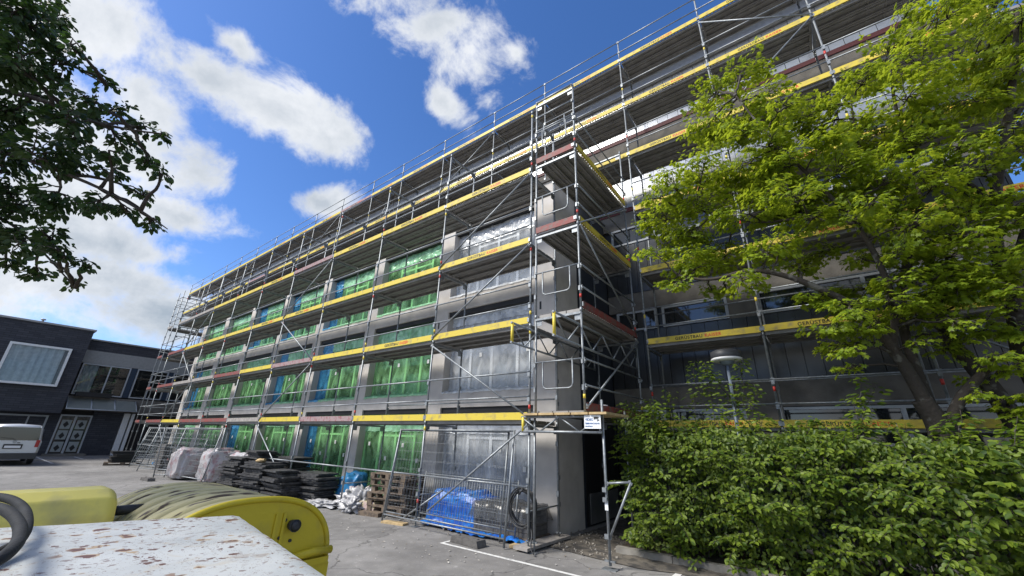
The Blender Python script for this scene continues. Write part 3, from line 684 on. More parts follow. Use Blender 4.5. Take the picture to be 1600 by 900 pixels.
lbox(g, (-55, -14, 2.75), (-41.8, 4.28, 8.5)); g.build('upper_wall', brick, lb)
g = MB()
lbox(g, (-55, -14, 0), (-43, 4.44, 2.749)); lbox(g, (-55, 6.08, 0), (-43, 7.7, 3.0)); lbox(g, (-55, 4.285, 7.3), (-43, 14, 8.05)); lbox(g, (-55, 8.4, 0), (-43.4, 14, 3.0)); g.build('wall', brick, lb)
g = MB(); lbox(g, (-55, 4.2, .0), (-43.35, 14, 7.2)); g.build('building_core', blackm, lb)
g = MB(); lbox(g, (-55.1, -14, 8.5), (-41.7, 4.38, 8.62)); lbox(g, (-55, 4.381, 8.05), (-42.9, 14, 8.15)); g.build('roof', coping, lb)
g = MB(); lbox(g, (-43.3, 4.285, 6.36), (-42.97, 9.0, 7.299)); lbox(g, (-43.3, 9.01, 6.36), (-42.97, 14, 7.299)); g.build('fascia_panel', greypanel, lb)
g = MB(); lbox(g, (-43.3, 4.285, 3.001), (-42.98, 14, 4.0)); g.build('concrete_band', concrete, lb)
def lwin(y0, y1, z0, z1, x, fr=.09, muls=(), cur=None, deep=.1):
    g = MB()
    for a, b in (((y0, z0), (y1, z0+fr)), ((y0, z1-fr), (y1, z1)), ((y0, z0+fr), (y0+fr, z1-fr)), ((y1-fr, z0+fr), (y1, z1-fr))): lbox(g, (x-deep, a[0], a[1]), (x+.04, b[0], b[1]))
    for mm in muls: lbox(g, (x-.06, mm-.04, z0+fr), (x+.03, mm+.04, z1-fr))
    w = g.build('window', greyframe if muls else whiteframe, lb)
    g = MB(); p = LL(x-.03, 0, 0)[0]; g.add([(p, y0+fr-4.3, z0+fr), (p, y1-fr-4.3, z0+fr), (p, y1-fr-4.3, z1-fr), (p, y0+fr-4.3, z1-fr)], [(0,1,2,3)])
    gm = MATS.get('clear_glass')
    if not gm:
        gm = bpy.data.materials.new('clear_glass'); gm.use_nodes = True; N = gm.node_tree.nodes; L = gm.node_tree.links; MATS['clear_glass'] = gm
        gl = N.new('ShaderNodeBsdfGlossy'); gl.inputs['Roughness'].default_value = .03; tr = N.new('ShaderNodeBsdfTransparent'); tr.inputs[0].default_value = (.75, .8, .8, 1); fz = N.new('ShaderNodeFresnel'); fz.inputs[0].default_value = 1.7
        ms = N.new('ShaderNodeMixShader'); L.new(fz.outputs[0], ms.inputs[0]); L.new(tr.outputs[0], ms.inputs[1]); L.new(gl.outputs[0], ms.inputs[2]); L.new(ms.outputs[0], N['Material Output'].inputs[0])
    g.build('pane', gm, w)
    if cur:
        a, b = cur
        def f(u, v): y = a+(b-a)*u; return Vector((p-.12+.05*math.sin(u*(b-a)*17+2*fbm((u*3, 0, 0))), y-4.3, z0+fr+(z1-z0-2*fr)*v))
        grid_mesh('curtain', 120, 2, f, curtain, w)
    return w
g = MB(); lbox(g, (-41.81, .9, 4.6), (-41.79, 3.3, 6.85)); g.build('room_back', mat('dim_interior', (.03, .035, .04), .9), lb)
lwin(.7, 3.55, 4.42, 7.02, -41.5, .13, cur=(.84, 3.25), deep=.29)
lwin(4.5, 7.22, 4.1, 6.34, -42.98, .08, muls=(6.05,), cur=(4.6, 5.4))
lwin(7.62, 9.6, 4.1, 6.34, -42.98, .08, muls=(8.6,)); lwin(9.95, 12.6, 4.1, 6.34, -42.98, .08, muls=(11.2,))
for (ya, yb) in ((7.23, 7.59), (9.62, 9.94), (12.62, 14)):
    g = MB(); lbox(g, (-43.2, ya, 4.1), (-42.99, yb, 6.34)); g.build('navy_panel', navy, lb)
g = MB(); lbox(g, (-42.97, 4.7, 3.98), (-42.5, 6.6, 4.28)); g.build('planter', blackm, lb)
g = MB()
canm = mat('canopy_glass', (.22, .24, .22), .25, 0, spec=.8)
for k in range(3):
    y0 = 4.45+k*1.25; g.add([LL(-42.96, y0, 3.85), LL(-42.96, y0+1.2, 3.85), LL(-41.7, y0+1.2, 3.1), LL(-41.7, y0, 3.1)], [(0,1,2,3)])
    for yy in (y0-.02, y0+1.2): g.tube([LL(-42.96, yy, 3.87), LL(-41.7, yy, 3.12)], .03, 6, mi=1)
g.tube([LL(-41.7, 4.4, 3.08), LL(-41.7, 8.2, 3.08)], .04, 6, mi=1); g.build('canopy', [canm, greyframe], lb)
g = MB(); lbox(g, (-43.05, 4.45, 0), (-42.95, 4.53, 2.7)); lbox(g, (-43.05, 5.98, 0), (-42.95, 6.07, 2.7)); lbox(g, (-43.05, 4.53, 2.6), (-42.95, 5.98, 2.7)); lbox(g, (-43.05, 5.18, 0), (-42.95, 5.3, 2.6)); dr = g.build('door', greyframe, lb)
g = MB(); lbox(g, (-43.02, 4.53, .02), (-43.0, 5.98, 2.6)); g.build('pane', glassd, dr)
g = MB()
for y0 in (4.62, 5.38):
    for (zz, cc_) in ((.25, .55), (1.05, .5), (1.75, .5)): lbox(g, (-42.995, y0, zz), (-42.985, y0+.5, zz+cc_+.1))
    for zz in (.5, 1.3, 2.05): g.add([LL(-42.98, y0+.25, zz-.22), LL(-42.98, y0+.4, zz), LL(-42.98, y0+.25, zz+.22), LL(-42.98, y0+.1, zz)], [(0,1,2,3)], 1)
g.build('door_film', [mat('frosted_film', (.3, .33, .33), .6), blackm], dr)
g = MB(); lbox(g, (-42.95, 4.3, 0), (-41.9, 6.3, .14)); g.build('doorstep', concrete, lb)
g = MB(); lbox(g, (-43.2, 7.75, 0), (-42.9, 8.1, 2.95)); lbox(g, (-43.2, 8.2, 0), (-42.9, 8.38, 2.95)); g.build('white_panel', whiteframe, lb)
lwin(-9, 3.9, 1.75, 2.6, -42.98, .1, muls=(-6, -3, 0, 1.6, 3.0))
g = MB(); g.tube([LL(-43, 1.7, 8.6), LL(-43, 1.7, 8.95)], .06, 8); g.tube([LL(-43, 1.7, 8.92), LL(-43, 1.7, 9.0)], .13, 8); g.build('roof_vent', coping, lb)

# ------------------------------------------------------------------ van
silver = mat('silver_van_paint', (.58, .60, .62), .3, .25); 
van = thing('parked_van', (-33, 2.2, 0), 'silver delivery van parked with its rear doors towards the yard, far left', 'van')
import bmesh
def vsec(x, hw, zb, zt, sh):   # half width, bottom, top
    return [(x, -hw, zb), (x, -hw-.02, zb+.35), (x, -hw-.02, zb+.75), (x, -hw+.03, zt-.75), (x, -hw+.13, zt-.18), (x, -hw+.24, zt-.04), (x, 0, zt), (x, hw-.24, zt-.04), (x, hw-.13, zt-.18), (x, hw-.03, zt-.75), (x, hw+.02, zb+.75), (x, hw+.02, zb+.35), (x, hw, zb)]
secs = [vsec(.0-.1*0, .84, .42, 1.86, 0), vsec(-.10, .93, .36, 1.95, 0), vsec(-1.2, .95, .34, 1.97, 0), vsec(-3.3, .95, .34, 1.96, 0), vsec(-3.75, .94, .34, 1.86, 0), vsec(-4.2, .93, .34, 1.30, 0), vsec(-4.75, .85, .36, 1.08, 0), vsec(-4.88, .75, .42, .95, 0)]
g = MB(); vs = [p for s in secs for p in s]; n = 13
g.add(vs, [(i*n+j, i*n+j+1, (i+1)*n+j+1, (i+1)*n+j) for i in range(len(secs)-1) for j in range(n-1)], 0, True); g.add(secs[0], [tuple(range(13))]); g.add(secs[-1], [tuple(reversed(range(13)))]); g.add([p for s in secs for p in (s[0], s[-1])], [(2*i, 2*i+2, 2*i+3, 2*i+1) for i in range(len(secs)-1)], 1)
g.build('body', [silver, blackm], van)
g = MB(); g.add([(.014, -.80, 1.18), (.014, .80, 1.18), (.004, .72, 1.80), (.004, -.72, 1.80)], [(0,1,2,3)]); g.add([(-.5, .965, 1.22), (-1.6, .965, 1.22), (-1.6, .90, 1.72), (-.5, .90, 1.72)], [(0,1,2,3)]); g.build('window', glassd, van)
for s in (-1, 1):
    g = MB(); g.box((-.06, s*.80-.07, .86), (.03, s*.80+.07, 1.2)); g.build('tail_light', mat('tail_light_red', (.35, .02, .02), .25), van)
g = MB(); g.box((-.15, -.93, .30), (.10, .93, .58)); g.build('bumper', mat('dark_bumper', (.05, .052, .055), .6), van)
g = MB(); g.box((.02, -.32, .78), (.035, .32, 1.0), 1); g.box((.02, -.27, .82), (.04, .27, .93)); g.box((.012, .1, 1.05), (.03, .2, 1.08), 1); g.build('number_plate', [signw, blackm], van)
g = MB(); g.tube([(.03, math.cos(a)*.055, 1.12+math.sin(a)*.055) for a in [i*math.pi/8 for i in range(16)]], .008, 6, closed=True); g.tube([(.03, -.035, 1.155), (.03, 0, 1.08), (.03, .035, 1.155)], .006, 6); g.build('emblem', steel, van)
g = MB(); g.tube([(.04, 0, 1.2), (.045, -.1, 1.26), (.03, -.5, 1.3)], .01, 6); g.build('wiper', blackm, van)
for x in (-.85, -3.85):
    for s in (-1, 1):
        g = MB(); pts = [(.2, -.1), (.3, -.1), (.33, -.06), (.33, .06), (.3, .1), (.2, .1)]; k = 24
        vs = [(x+r_*math.cos(2*math.pi*i/k), s*.86+y_, .33+r_*math.sin(2*math.pi*i/k)) for i in range(k) for (r_, y_) in pts]
        g.add(vs, [(i*6+j, i*6+(j+1) % 6, ((i+1) % k)*6+(j+1) % 6, ((i+1) % k)*6+j) for i in range(k) for j in range(6)], 0, True); wh = g.build('wheel', rubber, van)
        g = MB(); g.tube([(x, s*.80, .33), (x, s*.92, .33)], .2, 20); g.build('rim', steel, wh)

# ------------------------------------------------------------------ foreground machine on the left
# white sheet metal hood
def rusty():
    mt = bpy.data.materials.new('rust_spotted_white_sheet'); mt.use_nodes = True; N = mt.node_tree.nodes; L = mt.node_tree.links; p = N['Principled BSDF']; p.inputs['Roughness'].default_value = .42
    tc = N.new('ShaderNodeTexCoord')
    def nz(sc, det=4, dist=0): n = N.new('ShaderNodeTexNoise'); n.inputs['Scale'].default_value = sc; n.inputs['Detail'].default_value = det; n.inputs['Distortion'].default_value = dist; L.new(tc.outputs['Object'], n.inputs['Vector']); return n.outputs['Fac']
    def mr(f, a, b, c=0, d=1): m_ = N.new('ShaderNodeMapRange'); L.new(f, m_.inputs[0]); m_.inputs[1].default_value = a; m_.inputs[2].default_value = b; m_.inputs[3].default_value = c; m_.inputs[4].default_value = d; return m_.outputs[0]
    def mix(f, a, b):
        m_ = N.new('ShaderNodeMix'); m_.data_type = 'RGBA'; L.new(f, m_.inputs[0])
        for i, v in ((6, a), (7, b)):
            if isinstance(v, tuple): m_.inputs[i].default_value = (*v, 1)
            else: L.new(v, m_.inputs[i])
        return m_.outputs[2]
    def mx(op, a, b):
        n = N.new('ShaderNodeMath'); n.operation = op; n.use_clamp = True
        for i, v in enumerate((a, b)):
            if isinstance(v, (int, float)): n.inputs[i].default_value = v
            else: L.new(v, n.inputs[i])
        return n.outputs[0]
    base = mix(mr(nz(4, 6), .4, .7), (.47, .49, .485), (.36, .385, .39))
    base = mix(mr(nz(7, 5, 1.2), .60, .76, 0, .5), base, (.45, .36, .24))
    def spots(sc, thr, gate):
        v = N.new('ShaderNodeTexVoronoi'); v.inputs['Scale'].default_value = sc; v.inputs['Randomness'].default_value = 1
        w = N.new('ShaderNodeTexNoise'); w.inputs['Scale'].default_value = sc*1.5; L.new(tc.outputs['Object'], w.inputs['Vector']); ad = N.new('ShaderNodeMixRGB'); ad.inputs[0].default_value = .045; L.new(tc.outputs['Object'], ad.inputs[1]); L.new(w.outputs['Color'], ad.inputs[2]); L.new(ad.outputs[0], v.inputs['Vector'])
        sp = N.new('ShaderNodeSeparateColor'); L.new(v.outputs['Color'], sp.inputs[0])
        r_ = mx('MULTIPLY', mx('GREATER_THAN', sp.outputs[0], gate), mx('MULTIPLY_ADD' if 0 else 'MULTIPLY', sp.outputs[1], thr)); n = N.new('ShaderNodeMath'); n.operation = 'LESS_THAN'; L.new(v.outputs['Distance'], n.inputs[0]); L.new(r_, n.inputs[1]); return n.outputs[0]
    gate = mr(nz(2.3, 3), .40, .50)
    halo = mix(mx('MULTIPLY', spots(19, .62, .74), gate), base, (.36, .27, .17))
    c = mix(mx('MULTIPLY', spots(19, .46, .74), gate), halo, (.11, .045, .03)); c = mix(mx('MULTIPLY', spots(34, .46, .35), mr(nz(3.1, 3), .34, .50)), c, (.12, .06, .045)); c = mix(spots(85, .42, .55), c, (.15, .10, .08)); c = mix(mr(nz(9, 9, 2.5), .66, .70, 0, .8), c, (.20, .11, .06))
    L.new(c, p.inputs['Base Color']); bp = N.new('ShaderNodeBump'); bp.inputs['Strength'].default_value = .25; bp.inputs['Distance'].default_value = .01; L.new(nz(6, 4), bp.inputs['Height']); L.new(bp.outputs[0], p.inputs['Normal']); return mt
rust = rusty()
PZ = 1.5
A = atZ(375, 803, PZ); B = atZ(515, 897, PZ); Bn = A+(B-A)*1.35; e = (atZ(0, 823, PZ)-A); D_ = A+e*2.4; Cn = D_+(Bn-A)
mach = thing('compressor_trailer', (A.x, A.y, 0), 'white sheet metal machine housing with rust spots filling the near left corner', 'machine')
def M3(p, z=None): return Vector((p.x-A.x, p.y-A.y, p.z if z is None else z))
q4 = [A, Bn, Cn, D_]
g = MB()
def hood(u, v):
    p = A*(1-u)*(1-v)+Bn*u*(1-v)+Cn*u*v+D_*(1-u)*v; p = M3(p); e_ = min(u, 1-u, v, 1-v); p.z = PZ-.012*max(0, 1-e_/.02)**2+.004*fbm((u*5, v*5, 1)); return p
grid_mesh('hood_panel', 60, 60, hood, rust, mach)
cx = sum((p for p in q4), Vector())/4
g = MB(); lo = [M3(cx+(p-cx)*.985, .62) for p in q4]; hi = [M3(cx+(p-cx)*.997, PZ-.016) for p in q4]; g.add(lo+hi, [(0,1,5,4),(1,2,6,5),(2,3,7,6),(3,0,4,7),(0,3,2,1)]); g.build('housing', rust, mach)
g = MB(); axd = (Cn-Bn).normalized(); mid = M3(cx, .32)
for s in (-1, 1):
    c0 = mid+(A-D_).normalized()*s*.62; sd = (Bn-A).normalized(); g.tube([c0-axd*.12+sd*0, c0+axd*.12], .31, 24)
g.build('wheel', rubber, mach)
g = MB(); g.tube([M3(cx, .32)-(A-D_)*.45, M3(cx, .32)+(A-D_)*.45], .04, 8); g.box((M3(cx).x-.5, M3(cx).y-.3, .45), (M3(cx).x+.5, M3(cx).y+.3, .62)); g.build('chassis', blackm, mach)
# hose loops on the hood
hm = mat('grey_rubber_hose', (.02, .022, .025), .75, 0, var=.3, vscale=12, spec=.2, bump=.2, bscale=80)
g = MB()
def pj(pts, d0): return [atD(x, y, d) for (x, y, d) in pts]
def smooth(pts, it=2):
    for _ in range(it):
        o = [pts[0]]
        for a, b in zip(pts, pts[1:]): o += [a*.75+b*.25, a*.25+b*.75]
        pts = o+[pts[-1]]
    return pts
h1 = smooth([atZ(x, y, z) for (x, y, z) in ((-160, 830, 1.53), (-90, 790, 1.57), (-20, 774, 1.60), (22, 780, 1.60), (43, 800, 1.58), (42, 830, 1.55), (24, 852, 1.535), (-10, 868, 1.53), (-90, 900, 1.53))], 3)
h2 = smooth([atZ(x, y, z) for (x, y, z) in ((-160, 860, 1.55), (-90, 810, 1.60), (-25, 788, 1.62), (10, 796, 1.62), (30, 815, 1.60), (33, 838, 1.585), (18, 862, 1.58), (-20, 885, 1.57), (-90, 930, 1.53))], 3)
for h in (h1, h2):
    g.tube(h, .016, 12)
hz = g.build('coiled_hose', hm); tag(hz, 'dark grey rubber hose looped over the left edge of the rusty white hood', 'hose')
# yellow vaulted cover
ypl = mat('yellow_moulded_plastic', (.60, .47, .02), .5, 0, col2=(.30, .24, .06), vscale=4.5, mixlo=.50, mixhi=.85, bump=.35, bscale=9)
def ytop():
    mt = mat('dirty_pale_yellow_plastic', (.42, .39, .16), .6, 0); N = mt.node_tree.nodes; L = mt.node_tree.links; b = N['Principled BSDF']
    tc = N.new('ShaderNodeTexCoord'); mp = N.new('ShaderNodeMapping'); mp.inputs['Scale'].default_value = (26, 4, 4); L.new(tc.outputs['Object'], mp.inputs[0])
    n = N.new('ShaderNodeTexNoise'); n.inputs['Scale'].default_value = 1; n.inputs['Detail'].default_value = 6; L.new(mp.outputs[0], n.inputs['Vector'])
    n2 = N.new('ShaderNodeTexNoise'); n2.inputs['Scale'].default_value = 6; n2.inputs['Detail'].default_value = 5; L.new(tc.outputs['Object'], n2.inputs['Vector'])
    m1 = N.new('ShaderNodeMix'); m1.data_type = 'RGBA'; m1.inputs[6].default_value = (.54, .48, .23, 1); m1.inputs[7].default_value = (.38, .34, .18, 1); L.new(n2.outputs['Fac'], m1.inputs[0])
    mr = N.new('ShaderNodeMapRange'); L.new(n.outputs['Fac'], mr.inputs[0]); mr.inputs[1].default_value = .57; mr.inputs[2].default_value = .63
    m2 = N.new('ShaderNodeMix'); m2.data_type = 'RGBA'; L.new(mr.outputs[0], m2.inputs[0]); L.new(m1.outputs[2], m2.inputs[6]); m2.inputs[7].default_value = (.08, .055, .035, 1); L.new(m2.outputs[2], b.inputs['Base Color']); return mt
yt = ytop()
cov = thing('plastic_container', (-4.4, 1.56, 0), 'big yellow plastic container with a dirty ribbed barrel-vault lid and black knob', 'container')
X0, X1, YC, HW = -5.25, -3.55, 1.56, .64
def arch(t, s=1.0):   # t in 0..1 left foot to right foot
    a = math.pi*(1-t); return (HW*s*math.copysign(abs(math.cos(a))**.85, math.cos(a)), .92+.49*s*abs(math.sin(a))**.8)
def vault(u, v):
    x = X0+(X1-X0)*u; y, z = arch(v); rib = .5+.5*math.cos(u*8*2*math.pi+.35*math.sin(v*5)); k = -.055*(rib**4)+.004*fbm((u*8, v*8, 0)); return Vector((x+4.4, y*(1+k), z+k*(.8 if .1 < v < .9 else 0)))
lid = grid_mesh('ribbed_lid', 260, 60, vault, yt, cov)
g = MB(); n = 40; rim = [arch(i/n, .985) for i in range(n+1)]; xe = X1+4.4
g.add([(xe, 0, .9)]+[(xe, y, z) for y, z in rim], [(0, i+1, i+2) for i in range(n)])
g2 = MB(); g2.add([(X0+4.4, 0, .9)]+[(X0+4.4, y, z) for y, z in rim], [(0, i+2, i+1) for i in range(n)]); g2.build('end_plate', ypl, cov)
g.tube([(xe+.0, y, z) for y, z in [arch(i/n, 1.0) for i in range(n+1)]], .022, 8)
for yy in (.16, .22): g.box((xe+.002, yy, .95), (xe+.014, yy+.02, 1.30))
g.tube([(xe+.02, .34, .98), (xe+.045, .5, 1.0), (xe+.03, .66, .99)], .03, 10); g.box((xe+.001, -.62, .905), (xe+.05, .64, .95)); g.box((xe+.001, .34, .74), (xe+.03, .66, .90))
g.build('end_plate', ypl, cov)
g = MB(); g.tube([(xe, .30, 1.21), (xe+.07, .30, 1.21)], [.035, .045], 14); g.tube([(xe+.065, .3, 1.21), (xe+.09, .3, 1.21)], [.045, .02], 14); g.tube([(xe, .22, 1.13), (xe+.012, .22, 1.13)], .012, 8); g.tube([(xe, .31, 1.10), (xe+.012, .31, 1.10)], .012, 8); g.tube([(xe, .24, 1.25), (xe+.012, .24, 1.25)], .014, 8); g.build('knob', rubber, cov)
g = MB(); g.prism([(-.55, 0), (-.61, .9), (.61, .9), (.55, 0)], 'x', X0+4.45, xe-.05); g.build('tub', ypl, cov)
tank = thing('plastic_tank', (-4.6, .3, 0), 'pale yellow rounded plastic tank beside the container, behind the white hood', 'tank')
def tnk(u, v):
    prof = [(-.30, .55), (-.30, 1.30), (-.24, 1.41), (-.12, 1.46), (.12, 1.46), (.24, 1.41), (.30, 1.30), (.30, .55)]
    t = v*(len(prof)-1); i = min(int(t), len(prof)-2); f = t-i; x = prof[i][0]*(1-f)+prof[i+1][0]*f; z = prof[i][1]*(1-f)+prof[i+1][1]*f
    y = -1.3+1.95*u; e_ = min(u, 1-u)*1.95; s = math.sqrt(max(0, 1-(1-min(1, e_/.09))**2)); s = .72+.28*s if e_ > 0 else 0.0
    gr = 1-.03*math.exp(-((y+.28)/.02)**2)-.03*math.exp(-((y+.9)/.02)**2)
    zc = 1.0; return Vector((x*s*gr, y, zc+(z-zc)*s*gr))
grid_mesh('tank_body', 90, 56, tnk, mat('pale_yellow_plastic', (.76, .65, .14), .45, 0, col2=(.42, .37, .15), vscale=5, mixlo=.5, mixhi=.85, bump=.15, bscale=12), tank)
g = MB(); g.box((-.25, -1.1, 0), (.25, .5, .6)); g.build('stand', blackm, tank)
g = MB(); g.tube([(0.05, .62, 1.29), (.05, .86, 1.29)], .035, 12); g.tube([(0.05, .62, 1.29), (.05, .66, 1.29)], .05, 12); g.build('pipe', rubber, tank)

# ------------------------------------------------------------------ temporary fences
def fence_mesh(w=3.5, h=2.0, dx=.11, dz=.2, wr=.0017, fr=.021):
    g = MB(); g.tube([(0, 0, 0), (0, 0, h)], fr, 8); g.tube([(w, 0, 0), (w, 0, h)], fr, 8); g.tube([(0, 0, .14), (w, 0, .14)], .016, 8); g.tube([(0, 0, h-.02), (w, 0, h-.02)], .016, 8)
    fr_ = g; m2 = MB(); k = 1
    while k*dx < w: m2.tube([(k*dx, 0, .14), (k*dx, 0, h)], wr, 4, caps=False); k += 1
    k = 1
    while .14+k*dz < h: m2.tube([(0, 0, .14+k*dz), (w, 0, .14+k*dz)], wr, 4, caps=False); k += 1
    return fr_, m2
def fence(loc, rz, tilt, label, w=3.5, h=2.0, group=None, dx=.11, dz=.2, wr=.0017):
    t = thing('mesh_fence', loc, label, 'fence panel', group); t.rotation_euler = (tilt, 0, rz)
    a, b = fence_mesh(w, h, dx, dz, wr); a.build('frame', steel, t); b.build('wire_mesh', steel, t); return t
fence((-8.74, 6.72, .02), R(0), R(-7), 'tall mesh fence panel leaning on the scaffold in front of the blue tarp', w=3.62, h=2.06)
t = fence((-9.0, 6.98, .02), R(0.5), R(-6), 'second tall mesh fence panel directly behind the front one', w=3.55, h=2.04)
t = thing('low_barrier', (-8.1, 7.28, .1), 'low grey barrier with thin upright bars leaning in front of the blue tarp', 'barrier'); t.rotation_euler = (R(-6), 0, R(-1))
g = MB(); g.tube([(0, 0, 0), (0, 0, 1.0)], .017, 8); g.tube([(2.85, 0, 0), (2.85, 0, 1.0)], .017, 8); g.tube([(0, 0, .95), (2.85, 0, .95)], .015, 8); g.tube([(0, 0, .1), (2.85, 0, .1)], .015, 8); g.build('frame', steel, t)
g = MB(); [g.tube([(k*.075, 0, .1), (k*.075, 0, .95)], .0055, 5) for k in range(1, 38)]; g.build('upright_bars', steel, t)
g = MB(); g.tube([(-8.35, 6.92, .05), (-7.1, 7.0, .78)], .021, 8); tag(g.build('loose_tube', steel), 'loose steel tube leaning through the tall fence panel by the pallets', 'tube')
fence((-22.2, 5.55, .02), R(62), R(14), 'fine mesh fence panel leaning back left of the wrapped pallets', wr=.004, dx=.09, dz=.12, w=2.2)
fence((-22.6, 6.0, .02), R(4), R(-8), 'mesh fence panel leaning over the white wrapped pallets', wr=.004, dx=.13)
fence((-26.4, 5.9, .02), R(20), R(-12), 'mesh fence panel leaning on the scaffold beside the fine mesh one', wr=.005, dx=.2)
fence((-29.4, 6.2, .02), R(12), R(-10), 'mesh fence panel leaning at the far end of the scaffold', wr=.005, dx=.2)
fence((-31.4, 6.6, .02), R(14), R(-14), 'farthest mesh fence panel, next to the black crates', wr=.005, dx=.2)
# rubber/stone fence feet
def foot(loc, rz, label):
    g = MB(); pr = [(-.38, 0), (.38, 0), (.34, .11), (-.34, .11)]; g.prism(pr, 'y', -.12, .12); g.tube([(-.25, 0, .10), (-.25, 0, .125)], .03, 8); g.tube([(.25, 0, .10), (.25, 0, .125)], .03, 8)
    o = g.build('concrete_block', stone, loc=loc); o.rotation_euler = (0, 0, rz); return tag(o, label, 'fence foot')
foot((-5.85, 6.55, .006), R(-4), 'dark block fence foot lying on the asphalt below the tall fence panel')
foot((-21.6, 5.25, .0), R(5), 'dark block fence foot on the ground left of the wrapped pallets')

# ------------------------------------------------------------------ stacks and rubbish
def pal_mesh():
    g = MB()
    for k in range(5): g.box((k*.275-.6+.0, -.4, .122), (k*.275-.6+.1, .4, .144)) if 0 else g.box((-.6, -.4+k*.175, .122), (.6, -.4+k*.175+.1, .144))
    for x in (-.6, -.0725, .455): g.box((x, -.4, .1), (x+.145, .4, .1215))
    for x in (-.6, -.0725, .455):
        for y in (-.4, -.05, .3): g.box((x, y, .022), (x+.145, y+.1, .0995))
    for y in (-.4, -.05, .3): g.box((-.6, y, 0), (.6, y+.1, .0215))
    return mesh_of(g, 'pallet', [wood])
PM = pal_mesh(); ords = ['bottom', 'second', 'third', 'fourth', 'fifth', 'top']
for k in range(6):
    o = bpy.data.objects.new('pallet', PM); COL.objects.link(o); o.location = (-9.35+random.uniform(-.05, .05), 7.55+random.uniform(-.04, .04), .07+k*.148); o.rotation_euler = (R(random.uniform(-1, 1)), R(random.uniform(-1, 1)), R(8+random.uniform(-7, 7)))
    tag(o, f'weathered wooden pallet, {ords[k]} of the crooked stack beside the fence panel', 'pallet', 'pallets stacked beside the fence panel')
for (x, y, z, h_, c) in ((-9.55, 6.98, .0, .09, wood), (-8.35, 6.78, 0, .04, woodlight)):
    g = MB(); g.box((-.32, -.1, 0), (.32, .1, h_)); o = g.build('timber_offcut', c, loc=(x, y, z)); o.rotation_euler = (0, 0, R(12)); tag(o, 'dark timber offcut lying at the foot of the pallet stack' if h_ > .05 else 'pale timber offcut lying between pallets and fence panel', 'timber')
# slab stacks
def slab_mesh(seed):
    rnd = random.Random(seed); n = 14; vs = []; 
    def f(u, v):
        x = (u-.5)*1.15; y = (v-.5)*.72; return (x+.02*fbm((v*6, seed, 0)), y+.02*fbm((u*6, seed, 5)), .012*fbm((u*3, v*3, seed), 1))
    top = [f(i/n, j/8) for j in range(9) for i in range(n+1)]; N_ = len(top); th = .045
    vs = [(a, b, c+th) for a, b, c in top] + top; fs = []
    for j in range(8):
        for i in range(n): a = j*(n+1)+i; fs.append((a, a+1, a+n+2, a+n+1)); fs.append((N_+a+n+1, N_+a+n+2, N_+a+1, N_+a))
    ring = [i for i in range(n+1)]+[j*(n+1)+n for j in range(1, 9)]+[8*(n+1)+i for i in range(n-1, -1, -1)]+[j*(n+1) for j in range(7, 0, -1)]
    for a, b in zip(ring, ring[1:]+ring[:1]): fs.append((a, N_+a, N_+b, b))
    g = MB(); g.add(vs, fs); return mesh_of(g, 'bitumen_board', [slab_m])
SM = [slab_mesh(i) for i in range(4)]
stacks = [(-17.3, 6.75, 20, 4, 'slab stack nearest the wrapped pallets'), (-16.1, 7.0, 25, -4, 'tallest slab stack'), (-14.95, 6.55, 19, 5, 'slab stack with a pale rag on top'), (-13.75, 6.65, 16, -3, 'slab stack next to the rightmost one'), (-12.85, 7.3, 15, 5, 'rightmost slab stack beside the blue sack'), (-14.9, 7.4, 22, 3, 'slab stack against the scaffold, behind the one with the rag')]
for (x, y, n, a, lb_) in stacks:
    for k in range(n):
        o = bpy.data.objects.new('bitumen_board', SM[(k*3+n) % 4]); COL.objects.link(o)
        o.location = (x+random.gauss(0, .08), y+random.gauss(0, .07), k*.0515); o.scale = (random.uniform(.9, 1.12), random.uniform(.9, 1.1), 1); o.rotation_euler = (R(random.uniform(-.6, .6)), R(random.uniform(-.6, .6)), R(a+random.gauss(0, 2.4)))
        tag(o, ('topmost dark board of the ' if k == n-1 else 'lowest dark board of the ' if k == 0 else 'dark roofing board within the ')+lb_, 'roofing board', 'dark roofing boards stacked in front of the scaffold')
o = blob('rag', (-14.8, 6.35, 1.03), (.16, .12, .06), woodlight, 3, .5, 3, 10); tag(o, 'pale crumpled rag lying on a dark slab stack', 'rag')
# wrapped pallets
for i, (x, y, rx_, rz_) in enumerate(((-21.6, 6.45, .62, 1.18), (-19.6, 6.85, .62, 1.22), (-18.0, 7.3, .75, 1.15))):
    o = blob('wrapped_pallet', (x, y, rz_/2), (rx_, .55, rz_/2), whitewrap, i*5, .16, 2.2, 26, powr=.45)
    tag(o, ('leftmost white shrink-wrapped pallet with reddish sacks showing', 'middle white shrink-wrapped pallet with a bulging top', 'rear white shrink-wrapped pallet, behind the dark slab stacks')[i], 'pallet load', 'shrink-wrapped pallets in the yard')
o = blob('sack', (-12.0, 7.95, .38), (.52, .34, .40), bluebag, 3, .3, 2, 22, powr=.8); tag(o, 'full blue sack slumped beside the rightmost slab stack', 'sack')
for i, (x, y, a, b, c, lb_) in enumerate(((-11.75, 6.95, .7, .25, .07, 'flat white plastic sheet lying in front of the blue sack'), (-11.0, 7.35, .42, .3, .20, 'crumpled white plastic bag between sheet and pallets'), (-10.4, 7.3, .36, .3, .26, 'upright clear plastic bag by the pillar foot'), (-10.35, 6.95, .34, .24, .15, 'knotted white plastic bag in front of the pillar'), (-11.3, 7.75, .4, .25, .22, 'pinkish plastic wrapped bundle behind the white bags'))):
    o = blob('plastic_bag', (x, y, c*.9), (a, b, c), whitebag if i < 4 else whitewrap, i*3+1, .8, 3.2, 22); tag(o, lb_, 'plastic bag')
g = MB(); 
